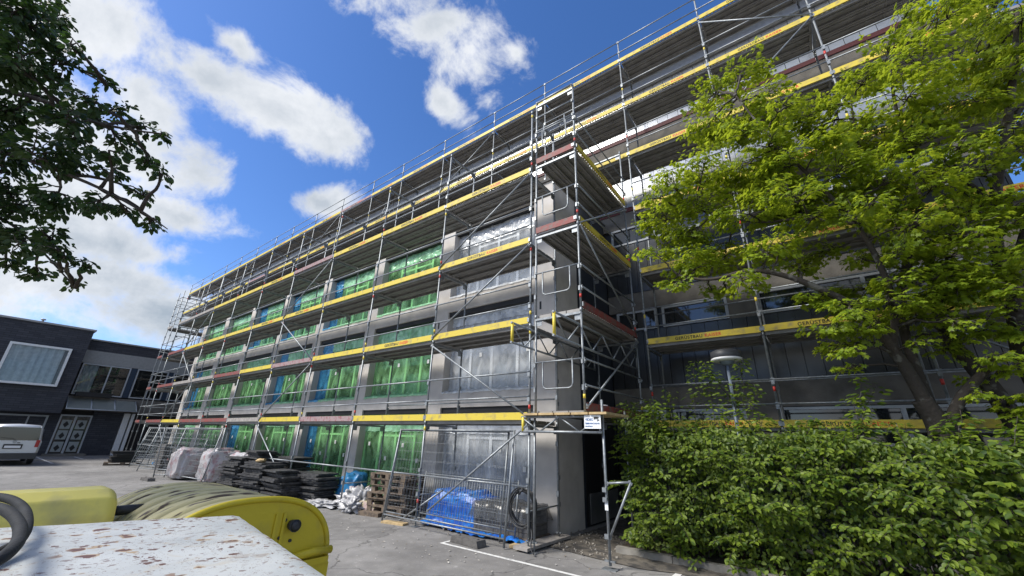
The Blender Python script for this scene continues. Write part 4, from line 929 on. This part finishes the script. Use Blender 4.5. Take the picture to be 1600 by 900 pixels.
for k in range(3): g.prism([(-.36, k*.085), (.36, k*.085), (.38, k*.085+.04), (.36, k*.085+.08), (-.36, k*.085+.08), (-.38, k*.085+.04)], 'y', -.2, .2)
o = g.build('cement_sack', mat('pale_paper_sack', (.52, .46, .30), .8, 0, col2=(.55, .42, .40), vscale=6, bump=.5), loc=(-10.05, 7.25, .02)); o.rotation_euler = (0, 0, R(10)); tag(o, 'stack of pale paper sacks leaning against the pallet stack', 'sacks')
# tarp over a stack, paving stones, hose coil
def tarpf(u, v):
    x = -8.05+2.15*u; w = v*2-1
    prof = [(-.45, .03), (-.38, .05), (-.34, .55), (-.28, .70), (.28, .72), (.4, .62), (.45, .05)]; t = v*6; i = min(int(t), 5); f = t-i; y = prof[i][0]*(1-f)+prof[i+1][0]*f; z = prof[i][1]*(1-f)+prof[i+1][1]*f
    h_ = 1.0-.35*max(0, (u-.55)/.45)-.25*(1-min(1, u/.06)); k = .07*fbm((x*2.2, v*6, 0), 1.3)+.03*fbm((x*7, v*12, 2)); return Vector((x+k, 7.85+y*(1+.2*fbm((x, v*2, 1)))+k*.8, max(.015, z*h_+k*.9)))
o = grid_mesh('tarpaulin', 110, 60, tarpf, tarp); tag(o, 'bright blue tarpaulin draped over a stack behind the fence panels', 'tarpaulin')
def tarp2(u, v): x = -7.9+2.9*u; y = 7.05+.5*v+.1*fbm((x, v, 4)); return Vector((x, y, .03+.12*abs(fbm((x*2.5, y*2.5, 3), 1.4))))
o = grid_mesh('tarpaulin', 90, 24, tarp2, tarp); tag(o, 'loose blue tarpaulin edge crumpled on the ground under the barrier', 'tarpaulin')
pv = thing('paver_stack', (-5.75, 7.75, 0), 'film-covered stack of dark paving stones left of the hose coil', 'paving stones')
g = MB()
for l in range(6):
    for i in range(6):
        for j in range(3): x = -.72+i*.24; y = -.36+j*.24; g.box((x+.004*random.random(), y, l*.085+.08), (x+.232, y+.232, l*.085+.08+.078))
g.build('stones', stone, pv); g = MB(); g.box((-.75, -.38, 0), (.75, .38, .078)); g.build('pallet', wood, pv)
def fl(u, v): x = -.80+1.6*u; y = -.46+.9*v; dd = max(abs(u-.5), abs(v-.5)); return Vector((x, y, .62-.3*max(0, dd-.44)/.06*1+.035*fbm((x*4, y*4, 0), 1.2)))
grid_mesh('film', 50, 30, fl, film_mat('grey_film', (.16, .165, .17), (.8, .8, .8), .35), pv)
g = MB(); pts = []
for k in range(7):
    rr = .30+.012*((k*37) % 5-2); oy = -.05+.022*k+.0; ox = random.uniform(-.02, .02); oz = random.uniform(-.02, .02)
    for i in range(28): a = 2*math.pi*i/28+math.pi/2; pts.append((ox+rr*math.cos(a), oy+.02*math.sin(a*2+k), oz+rr*1.05*math.sin(a)))
g.tube(pts, .013, 8); g.tube(smooth([Vector(p) for p in ((.2, -.05, -.2), (.3, -.1, -.38), (.33, -.2, -.52), (.42, -.3, -.6), (.5, -.35, -.61))], 2), .013, 8)
g.tube([(0, -.1, .25), (.05, -.14, .3), (.1, -.1, .34)], .02, 8)
tag(g.build('hose_coil', rubber, loc=(-4.93, 7.02, .66)), 'coiled black hose hung on the corner standard near the ground', 'hose')
for (x, y, a, w_, l_, mt_, lb_) in ((-4.75, 7.5, 88, .32, 1.5, greyb, 'long grey board under the corner standards'), (-4.95, 6.98, 4, .2, .34, woodlight, 'short yellowish wood block under the outer corner standard')):
    g = MB(); g.box((-l_/2, -w_/2, 0), (l_/2, w_/2, .05)); o = g.build('sole_board', mt_, loc=(x, y, .035 if l_ > 1 else .006)); o.rotation_euler = (0, 0, R(a)); tag(o, lb_, 'board')
# black crates and pallet at the far left
t = [(-31.5, 6.3, 0)]
o = bpy.data.objects.new('pallet', PM); COL.objects.link(o); o.location = (-31.6, 6.35, 0); o.rotation_euler = (0, 0, R(80)); o.scale = (1.3, 1.2, 1); tag(o, 'wooden pallet under black crates at the far left by the brick building', 'pallet')
for k in range(4):
    g = MB(); w_ = .5-.03*k; g.prism([(-w_, 0), (w_, 0), (w_+.05, .13), (-w_-.05, .13)], 'x', -.35, .35); g.box((-.38, -w_-.07, .115), (.38, w_+.07, .135)); o = g.build('crate', blackm, loc=(-31.6+.04*k*(-1)**k, 6.3+.03*k*(-1)**k, 0.15+k*.138)); o.rotation_euler = (0, 0, R(3*(-1)**k))
    tag(o, f'black plastic crate, {ords[k] if k < 3 else "top"} of the stack on the far pallet', 'crate', 'black crates on the far pallet')
o = blob('plastic_bag', (-27.8, 7.2, .3), (.5, .4, .32), bluebag, 8, .4, 2.5, 16); tag(o, 'small blue plastic bag behind the far mesh fence panels', 'plastic bag')
def brickpile():
    for i, (x, y, h_) in enumerate(((-27.0, 8.0-.9, 1.2), (-24.6, 7.1, 1.0))):
        g = MB(); z = 0
        while z < h_:
            g.box((-.55+random.uniform(-.05, .05), -.4, z), (.55+random.uniform(-.05, .05), .4, z+.05)); g.box((-.5, -.36, z+.05), (.5, .36, z+.075)); z += .08
        o = g.build('board_stack', stone, loc=(x, y, 0)); tag(o, ('tall', 'lower')[i]+' stack of grey boards standing behind the leaning mesh panels', 'stack')
brickpile()

# ------------------------------------------------------------------ lamp
lp = thing('street_lamp', (-1.35, 9.15, 0), 'mushroom-shaped lamp on a grey-blue post rising from the hedge', 'street lamp')
g = MB(); g.tube([(0, 0, 0), (0, 0, 1.0), (.02, 0, 3.42)], [.045, .042, .032], 14); g.build('post', postblue, lp)
def lathe(prof, n=40):
    g = MB(); vs = [(r_*math.cos(2*math.pi*i/n), r_*math.sin(2*math.pi*i/n), z_) for (r_, z_) in prof for i in range(n)]; k = len(prof)
    g.add(vs, [(a*n+i, a*n+(i+1) % n, (a+1)*n+(i+1) % n, (a+1)*n+i) for a in range(k-1) for i in range(n)], 0, True); return g
lathe([(.04, 3.42), (.12, 3.44), (.14, 3.50)]).build('lamp_collar', postblue, lp, loc=(.02, 0, 0))
lathe([(.001, 3.50), (.25, 3.50), (.29, 3.515), (.295, 3.54), (.28, 3.56)]).build('lamp_diffuser', lampw, lp, loc=(.02, 0, 0))
lathe([(.285, 3.561), (.295, 3.575), (.285, 3.69), (.2, 3.73), (.001, 3.74)]).build('lamp_hood', lampgrey, lp, loc=(.02, 0, 0))

# ------------------------------------------------------------------ foliage
MAPLE = ([(0,0,0),(.16,.30,-.02),(.42,.22,-.07),(.30,.50,-.04),(.52,.74,-.12),(.20,.72,-.03),(0,1.0,-.12),(-.20,.72,-.03),(-.52,.74,-.12),(-.30,.50,-.04),(-.42,.22,-.07),(-.16,.30,-.02),(0,.42,.03)],
         [(12,0,1),(12,1,2,3),(12,3,4,5),(12,5,6),(12,6,7),(12,7,8,9),(12,9,10,11),(12,11,0)])
OVATE = ([(0,0,0),(.20,.20,.03),(.29,.45,.04),(.20,.75,.02),(0,1.0,-.08),(-.20,.75,.02),(-.29,.45,.04),(-.20,.20,.03),(0,.5,-.03)],
         [(8,0,1,2),(8,2,3,4),(8,4,5,6),(8,6,7,0)])
def leaves(name, C, D, Nn, sz, tmpl, mt, parent=None):
    T, F = tmpl; T = np.array(T); C = np.asarray(C); D = np.asarray(D); Nn = np.asarray(Nn); sz = np.asarray(sz)
    D = D/np.linalg.norm(D, axis=1, keepdims=True); X = np.cross(D, Nn); X /= (np.linalg.norm(X, axis=1, keepdims=True)+1e-9); Z = np.cross(X, D)
    V = C[:, None]+sz[:, None, None]*(T[None, :, 0:1]*X[:, None]+T[None, :, 1:2]*D[:, None]+T[None, :, 2:3]*Z[:, None]*rng.uniform(.3, 2.2, (len(C), 1, 1)))
    n, k = len(C), len(T); me = bpy.data.meshes.new(name); me.vertices.add(n*k); me.vertices.foreach_set('co', V.astype(np.float32).ravel())
    fl_ = np.concatenate([np.array(f) for f in F]); ln = np.array([len(f) for f in F]); nl = len(fl_)
    idx = (fl_[None]+np.arange(n)[:, None]*k).ravel(); me.loops.add(len(idx)); me.loops.foreach_set('vertex_index', idx.astype(np.int32))
    st = (np.concatenate([[0], np.cumsum(ln)[:-1]])[None]+np.arange(n)[:, None]*nl).ravel(); me.polygons.add(n*len(F)); me.polygons.foreach_set('loop_start', st.astype(np.int32)); me.polygons.foreach_set('loop_total', np.tile(ln, n).astype(np.int32))
    me.update(calc_edges=True); me.materials.append(mt); o = bpy.data.objects.new(name, me); COL.objects.link(o)
    if parent: o.parent = parent
    return o
def unit(n): v = rng.normal(size=(n, 3)); return v/np.linalg.norm(v, axis=1, keepdims=True)
def curve(a, b, sag=.0, n=6, wob=.05):
    a = Vector(a); b = Vector(b); L_ = (b-a).length; out = []
    for i in range(n+1):
        t = i/n; p = a.lerp(b, t); s = math.sin(math.pi*t); out.append(p+Vector((random.gauss(0, wob), random.gauss(0, wob), random.gauss(0, wob)))*L_*s*.5+Vector((0, 0, sag*L_*s)))
    return out
def crown_from_blobs(root, blobs, limbs, dens, size, tmpl, mt, up=.6, droop=.25, twigs=7, flat=.45, thin=1.0):
    """blobs: (centre, radius); twigs run from the nearest limb point into each blob and carry flat sprays of leaves"""
    nodes = [p for l in limbs for p in l[0]]
    g = MB(); C = []; D = []; Nn = []; sz = []
    for (c, r) in blobs:
        near = min(nodes, key=lambda p: (p-c).length+.35*max(0, p.z-c.z+.1))
        br = curve(near, c, .08, 6); g.tube(br, [max(.006, .016+.008*(near-c).length)*(1-.6*i/6) for i in range(7)], 6)
        for t in range(twigs):
            d = Vector(unit(1)[0]); d.z = d.z*flat+.10; d = d.normalized() if flat < .5 else d; e_ = c+d*r*random.uniform(.55, 1.05)
            st = br[random.choice((4, 5, 6))]; tw_ = curve(st, e_, .05, 5, .08); g.tube(tw_, [.009, .008, .0065, .005, .004, .003], 4, caps=False)
            n = min(260, max(3, int(dens*r*r/twigs))); ax = (e_-st).normalized(); side = ax.cross(Vector((0, 0, 1))).normalized() if abs(ax.z) < .95 else Vector((1, 0, 0)); nrm = side.cross(ax).normalized()
            if nrm.z < 0: nrm = -nrm
            nrm = (nrm+Vector(unit(1)[0])*(.18 if flat < .5 else .3)).normalized(); side = ax.cross(nrm).normalized()
            for k in range(n):
                u = random.random()**.7; i = min(4, int(u*5)); p = tw_[i].lerp(tw_[i+1], u*5-i); s = random.choice((-1, 1)); w = random.random()*r*.62*thin*(1.1-.6*u)
                dr = (side*s*random.uniform(.4, 1)+ax*random.uniform(.2, 1)).normalized()
                q = p+dr*w+nrm*random.gauss(0, .02 if flat < .5 else .045)*(r/.4)+Vector((0, 0, -.35*w*w/max(r, .1)))
                C.append(q); D.append(dr+Vector((0, 0, -droop-random.random()*.3))); Nn.append(nrm*up+Vector(unit(1)[0])*(.55)); sz.append(size*random.uniform(.6, 1.2))
    leaves('crown', C, D, Nn, sz, tmpl, mt, root); return g, len(C)
def limb_points(pts, radii, wob=.01, it=2):
    ps = smooth([Vector(p) for p in pts], it); rs = [radii[0]+(radii[1]-radii[0])*i/(len(ps)-1) for i in range(len(ps))]; return (ps, rs)

# maple in front of the rear wing
mp_ = atY(1478, 700, 8.8)
maple = thing('maple_tree', (mp_.x, 8.8, 0), 'spreading light green maple with a forked mossy trunk behind the hedge', 'tree')
def tp(l): return [atY(x, y, c) for (x, y, c) in l]
o0 = Vector((mp_.x, 8.8, 0))
tl = []
tl.append(limb_points([o0-Vector((0.05, 0, 0)), o0+Vector((-.03, 0, 1.1))]+tp([(1475, 690, 8.8), (1462, 655, 8.8), (1440, 625, 8.75)]), (.20, .15)))
tl.append(limb_points(tp([(1452, 640, 8.78), (1425, 590, 8.7), (1395, 545, 8.6), (1370, 505, 8.4), (1340, 480, 8.2), (1290, 455, 7.9), (1230, 430, 7.7), (1170, 420, 7.6), (1110, 440, 7.5), (1060, 430, 7.5)]), (.12, .018)))
tl.append(limb_points(tp([(1462, 655, 8.8), (1440, 600, 8.95), (1418, 540, 9.0), (1405, 480, 9.0), (1412, 430, 8.9), (1425, 370, 8.7), (1440, 320, 8.5), (1430, 250, 8.3), (1400, 180, 8.2), (1390, 100, 8.1)]), (.10, .02)))
tl.append(limb_points(tp([(1478, 680, 8.8), (1500, 620, 8.8), (1530, 590, 8.75), (1548, 570, 8.7)]), (.10, .055)))
tl.append(limb_points(tp([(1395, 545, 8.6), (1400, 490, 8.3), (1380, 420, 8.0), (1340, 350, 7.8), (1290, 300, 7.7), (1240, 250, 7.6), (1190, 200, 7.5), (1150, 150, 7.4)]), (.065, .014)))
tl.append(limb_points(tp([(1340, 350, 7.8), (1260, 340, 7.8), (1180, 350, 7.9), (1110, 330, 7.9), (1050, 320, 7.9)]), (.04, .012)))
tl.append(limb_points(tp([(1425, 370, 8.7), (1380, 300, 8.4), (1340, 230, 8.2), (1330, 160, 8.1)]), (.04, .012)))
tl.append(limb_points(tp([(1412, 430, 8.9), (1450, 380, 9.0), (1500, 340, 9.0), (1540, 300, 8.8)]), (.04, .014)))
g = MB()
for ps, rs in tl: g.tube(ps, [r_*.85 for r_ in rs], 12)
g.build('trunk', bark, maple)
bl_ = [(1480,30,50),(1410,35,30),(1390,75,32),(1440,95,50),(1160,118,36),(1112,150,30),(1205,150,32),(1350,130,42),(1420,150,50),
(1105,200,38),(1160,190,40),(1232,200,42),(1300,190,50),(1370,210,52),(1440,225,45),(1052,290,36),(1100,262,42),(1160,262,46),(1232,262,52),(1310,270,52),(1390,285,50),(1465,290,34),
(1040,345,42),(1100,332,46),(1170,335,50),(1250,332,46),(1330,345,38),(1425,352,40),(1024,400,30),(1072,405,40),(1132,402,42),(1200,395,36),(1285,400,30),(1350,410,24),
(1050,445,22),(1112,455,20),(1180,452,16),(1330,455,30),(1390,470,30),(1290,520,30),(1350,520,26),(1320,552,22),(1440,535,16),(1250,420,26),(1480,430,26),(1265,180,30),(1200,230,34),(1150,300,34),(1080,370,30),(1280,235,40),(1400,340,30),(1090,420,34),(1160,440,28),(1210,300,40),(1260,300,40),(1300,330,34),(1220,380,36),(1360,340,34),(1030,310,26),(1060,370,34),(1380,240,40),(1420,290,36),(1440,190,36),(1310,480,34),(1360,500,30),(1400,440,30),(1420,400,34),(1270,470,26),(1300,545,24),(1470,500,24),(1180,280,34)]
mb_ = []
for (x, y, r) in bl_:
    Yd = 7.55+(x-1000)/600*.9+random.uniform(-.55, .75); c = atY(x, y, Yd); dep = (c-CAM).dot(_F); mb_.append((c, r/FPX*dep*1.12))
    if random.random() < .5:
        c2 = atY(x+random.gauss(0, r*.7), y+random.gauss(0, r*.6), Yd+random.choice((-.6, .5))); mb_.append((c2, .8*r/FPX*(c2-CAM).dot(_F)))
tg, nl1 = crown_from_blobs(maple, mb_, tl, 1750, .086, MAPLE, leaf_maple, up=1.3, twigs=13, flat=.3, droop=.45)
tg.build('branches', bark, maple)
# second tree, further right
sc_ = atY(1597, 690, 9.3)
mp2 = thing('maple_tree', (sc_.x+.25, 9.3, 0), 'darker second maple with a leaning trunk at the right edge of the picture', 'tree')
tl2 = [limb_points([Vector((sc_.x+.3, 9.3, 0)), Vector((sc_.x+.22, 9.3, 1.1))]+tp([(1600, 680, 9.3), (1560, 620, 9.3), (1515, 565, 9.3), (1480, 530, 9.3), (1462, 470, 9.2), (1455, 410, 9.1)]), (.17, .06)),
       limb_points([Vector((sc_.x+.35, 9.3, .6)), Vector((sc_.x+.5, 9.35, 2.2))]+tp([(1592, 560, 9.3), (1588, 450, 9.3), (1575, 400, 9.2)]), (.15, .09)),
       limb_points(tp([(1588, 470, 9.3), (1556, 400, 9.1), (1553, 320, 9.0), (1565, 240, 8.8), (1578, 170, 8.6), (1585, 90, 8.4), (1590, 20, 8.2)]), (.10, .025)),
       limb_points(tp([(1553, 320, 9.0), (1520, 290, 9.0), (1490, 270, 8.9), (1470, 240, 8.8)]), (.05, .015)),
       limb_points(tp([(1588, 420, 9.3), (1620, 300, 9.2), (1650, 150, 9.0)]), (.09, .03))]
g = MB()
for ps, rs in tl2: g.tube(ps, rs, 10)
g.build('trunk', bark, mp2)
b2 = [(1560,35,52),(1600,30,40),(1520,95,55),(1590,110,48),(1500,165,48),(1582,200,44),(1500,230,36),(1500,365,45),(1580,350,24),(1455,420,34),(1530,425,45),(1585,432,26),(1480,465,34),(1570,480,20),(1585,575,24),(1520,595,16),(1540,262,34),(1500,300,24),(1530,370,34),(1560,400,30),(1490,400,36),(1545,160,36),(1550,95,30),(1640,80,60),(1640,220,60),(1650,400,50),(1660,520,50),(1590,620,22),(1505,500,22),(1545,465,30),(1560,310,26),(1480,330,36),(1520,330,36),(1460,380,36),(1500,450,40),(1540,520,34),(1560,560,26),(1440,480,34),(1600,320,40),(1600,450,36),(1470,545,26),(1590,520,34),(1420,500,26),(1530,620,18),(1600,640,30)]
mb2 = []
for (x, y, r) in b2:
    c = atY(x, y, 8.6+random.uniform(-.7, .7)); mb2.append((c, 1.15*r/FPX*(c-CAM).dot(_F)))
tg, nl2 = crown_from_blobs(mp2, mb2, tl2, 1800, .086, MAPLE, leaf_maple, up=1.3, twigs=13, flat=.3, droop=.45)
tg.build('branches', bark, mp2)

# dark tree hanging in from the left
lt = thing('broadleaf_tree', (-6.2, -1.9, 0), 'dark leafed tree whose branches hang into the upper left of the sky', 'tree')
def td(l): return [atD(*p) for p in l]
tr0 = Vector((-6.2, -1.9, 0))
lim = [limb_points([tr0, tr0+Vector((.05, .05, 2)), tr0+Vector((.1, .15, 4.2)), tr0+Vector((.1, .3, 6.5))], (.22, .10)),
       limb_points([tr0+Vector((.1, .15, 3.9))]+td([(-80, 120, 4.6), (0, 140, 4.3), (80, 160, 4.1), (130, 187, 4.0), (200, 203, 3.9), (262, 210, 3.9)]), (.07, .008)),
       limb_points([tr0+Vector((.08, .1, 3.2))]+td([(-60, 225, 4.4), (0, 236, 4.1), (60, 255, 3.9), (150, 290, 3.8), (215, 325, 3.7), (262, 358, 3.7)]), (.06, .007)),
       limb_points([tr0+Vector((.05, .08, 2.8))]+td([(-60, 330, 4.4), (0, 335, 4.2), (60, 385, 4.1), (118, 450, 4.0)]), (.05, .007)),
       limb_points([tr0+Vector((.1, .2, 5.2))]+td([(-60, 0, 4.6), (10, 25, 4.4), (60, 60, 4.2), (108, 100, 4.1), (165, 132, 4.0)]), (.06, .007))]
b3 = [(40,40,52),(20,100,55),(88,100,32),(60,150,46),(130,150,26),(20,180,46),(100,190,36),(168,130,17),(190,175,18),(150,192,22),(228,202,20),(200,225,24),(250,212,14),(170,235,22),(50,240,50),(120,262,30),(0,270,45),(30,320,45),(90,310,40),(150,320,28),(200,335,20),(240,352,14),(222,305,16),(255,270,16),(235,262,18),(30,380,34),(90,390,30),(130,412,16),(60,430,22),(112,447,13),(10,420,20),(70,365,26),(80,30,26),(110,70,16),(70,10,30),(180,265,20),(130,225,22),(20,20,50),(-60,60,80),(-60,200,80),(-60,340,70),(30,90,40),(0,230,40)]
mb3 = [(atD(x, y, random.uniform(3.5, 4.6)), 0) for (x, y, r) in b3]; mb3 = [(c, b3[i][2]*1.03/FPX*(c-CAM).dot(_F)) for i, (c, _) in enumerate(mb3)]
for k in range(60):
    c = tr0+Vector((random.uniform(-2.8, .0), random.uniform(-1.2, 2.0), random.uniform(3.6, 8.2))); d_ = c-CAM; dp_ = d_.dot(_F)
    if dp_ > .05 and 800+FPX*d_.dot(_R1)/dp_ > -130: continue
    mb3.append((c, random.uniform(.35, .6)))
lim.append(limb_points([tr0+Vector((.1, .3, 6.4)), tr0+Vector((0, 0, 7.4)), tr0+Vector((-.3, -.2, 8.4))], (.10, .02)))
tg, nl3 = crown_from_blobs(lt, mb3, lim, 4300, .068, OVATE, leaf_dark, up=.5, droop=.5, twigs=9, flat=.7, thin=.9)
tg.build('branches', bark, lt)
g = MB()
for ps, rs in lim: g.tube(ps, [r_*.55 for r_ in rs], 10)
g.build('trunk', bark, lt)


# hornbeam hedge
hd = thing('hedge', (0, 8.7, 0), 'dense hornbeam hedge of bright oval leaves in front of the rear wing', 'hedge')
def htop(x): return 1.98+.28*fbm((x*1.1, 2, 0), 1)+(.25 if x < -2.2 else 0)*min(1, (-2.2-x))-(.15 if x > 1 else 0)
def hfront(x, z): return 7.95-.35*math.sin(min(1, max(0, z/2.1))*math.pi*.9)-max(0, (x-.2))*.28+.30*fbm((x*1.5, z*2.2, 5), 1)
n = 24000; C = []; D = []; Nn = []; sz = []
while len(C) < n:
    x = random.uniform(-3.35, 5.5); ht = htop(x); z = ht*random.random()**.85+.05; dp = .14+abs(random.gauss(0, .2))
    gp = fbm((x*2.1, z*3.4, 9), 1)
    if gp < -.12: dp += .18+random.random()*.25
    if gp < -.3 and random.random() < .6: continue
    y = hfront(x, z)+dp
    if x < -3.0: y += (-3.0-x)*1.2
    if random.random() < .18: z = ht+random.gauss(0, .06); y = hfront(x, ht)+random.random()*1.5
    x += random.gauss(0, .03)
    C.append((x-0, y-8.7, z)); nn = np.array([random.gauss(0, .5), -1+random.gauss(0, .35), .75+random.gauss(0, .4)]); Nn.append(nn); dd = np.array([random.gauss(0, .7), random.gauss(-.3, .3), -.55+random.gauss(0, .35)]); D.append(dd); sz.append(random.uniform(.045, .085)*(1.25 if x > 1.2 else 1))
tw_g = MB()
for k in range(1500):
    x = random.uniform(-3.3, 5.2); ht = htop(x); z = ht*random.random()**.8*1.02+.08; y = hfront(x, min(z, ht))+.1
    if x < -3.0: y += (-3.0-x)*1.2
    if z > ht*.93: y += random.random()*.9
    if z < ht*.9 and fbm((x*2.4, z*4.5, 21), 1) < -.06: continue
    L_ = random.uniform(.14, .46); d = Vector((random.gauss(0, .55), -1 if z < ht*.93 else random.uniform(-.6, .2), random.uniform(-.05, .55)+(.7 if z > ht*.93 else 0))).normalized()
    p0 = Vector((x, y-8.7, z)); pts = [p0+d*L_*t+Vector((0, 0, -.25*L_*t*t)) for t in (0, .33, .66, 1)]; tw_g.tube(pts, [.005, .004, .003, .002], 3, caps=False)
    sd = d.cross(Vector((0, 0, 1))).normalized()
    for j in range(int(L_*44)):
        t = random.uniform(.15, 1.05); s_ = random.choice((-1, 1)); q = p0+d*L_*t+Vector((0, 0, -.25*L_*t*t)); C.append(q+sd*s_*.012)
        D.append(sd*s_*random.uniform(.5, 1)+d*.6+Vector((0, 0, -.35-random.random()*.4))); Nn.append(Vector((random.gauss(0, .25), -.5, 1))+Vector(unit(1)[0])*.25); sz.append(random.uniform(.05, .092)*(1.2 if x > 1.2 else 1))
tw_g.build('twigs', bark, hd)
leaves('foliage', C, D, Nn, sz, OVATE, leaf_hedge, hd)
g = MB()
for k in range(70):
    x = random.uniform(-3.1, 5.3); y = random.uniform(8.3, 9.0); g.tube(curve((x, y-8.7, 0), (x+random.gauss(0, .3), y-8.7+random.gauss(0, .3), htop(x)*random.uniform(.8, 1.0)), 0, 6, .05), [.02, .018, .015, .012, .009, .006, .004], 5)
g.build('stems', bark, hd)
inner = leaf_mat('shaded_inner_leaf', (.03, .06, .015), (.05, .09, .02), (.05, .1, .02), .2)  # darker leaf copy, the shade inside the hedge is put into its colour
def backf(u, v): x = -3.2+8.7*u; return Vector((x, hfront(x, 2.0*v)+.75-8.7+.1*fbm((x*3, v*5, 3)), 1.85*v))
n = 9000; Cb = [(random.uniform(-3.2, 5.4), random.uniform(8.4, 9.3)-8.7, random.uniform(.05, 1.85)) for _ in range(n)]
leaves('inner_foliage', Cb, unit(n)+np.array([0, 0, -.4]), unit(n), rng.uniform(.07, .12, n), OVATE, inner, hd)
# shoots growing out of the hedge
shoots = [((1080, 690), (1085, 565), 22, 9.0), ((1130, 690), (1105, 580), 20, 8.9), ((1165, 690), (1160, 560), 26, 8.95), ((1175, 640), (1100, 565), 26, 9.0), ((1180, 690), (1178, 600), 14, 8.8), ((1060, 690), (1045, 610), 14, 8.5), ((1010, 690), (1018, 625), 16, 8.3), ((990, 700), (960, 640), 18, 8.3), ((1300, 700), (1345, 590), 22, 8.3), ((1330, 700), (1350, 640), 20, 8.2), ((1285, 700), (1370, 600), 14, 8.4), ((1480, 700), (1500, 640), 16, 8.2), ((1560, 690), (1590, 650), 22, 7.9), ((1240, 700), (1262, 655), 14, 8.4)]
g = MB(); C = []; D = []; Nn = []; sz = []
sh2 = [(atY(*a, Yd)-Vector((0, 8.7, .4)), atY(*b, Yd)-Vector((0, 8.7, 0)), n) for (a, b, n, Yd) in shoots]
for k in range(30):
    x = random.uniform(-3.2, 4.5) if k > 14 else random.uniform(-3.2, -1.9); y = random.uniform(7.9, 9.0)-8.7; h0 = htop(x); sh2.append((Vector((x, y, h0-.4)), Vector((x+random.gauss(0, .12), y+random.gauss(0, .1), h0+random.uniform(.12, .5)*(1.3 if x < -2 else .8))), 8))
for (pa, pb, n) in sh2:
    p = curve(pa, pb, 0, 7, .1); g.tube(p, [.010, .009, .008, .007, .006, .005, .004, .003], 5)
    for k in range(n*7):
        u = random.uniform(.25, 1); i = min(6, int(u*7)); q = p[i].lerp(p[i+1], u*7-i); s = Vector(unit(1)[0]); s.z = abs(s.z)*.2
        C.append(q+s*random.uniform(.02, .30)*(1.3-u*.8)); D.append(s+Vector((0, 0, -.3))); Nn.append(Vector((0, -.4, 1))+Vector(unit(1)[0])*.6); sz.append(random.uniform(.06, .105))
g.build('shoots', bark, hd); leaves('shoot_foliage', C, D, Nn, sz, OVATE, leaf_hedge, hd)
for t_ in (maple, mp2, lt):
    for ch in kids(t_): ch.location = -t_.location
for o_ in COL.objects:
    if o_.name.split('.')[0] in ('branches', 'twigs', 'shoots', 'stems', 'crown', 'foliage', 'inner_foliage', 'shoot_foliage'): o_['kind'] = 'stuff'
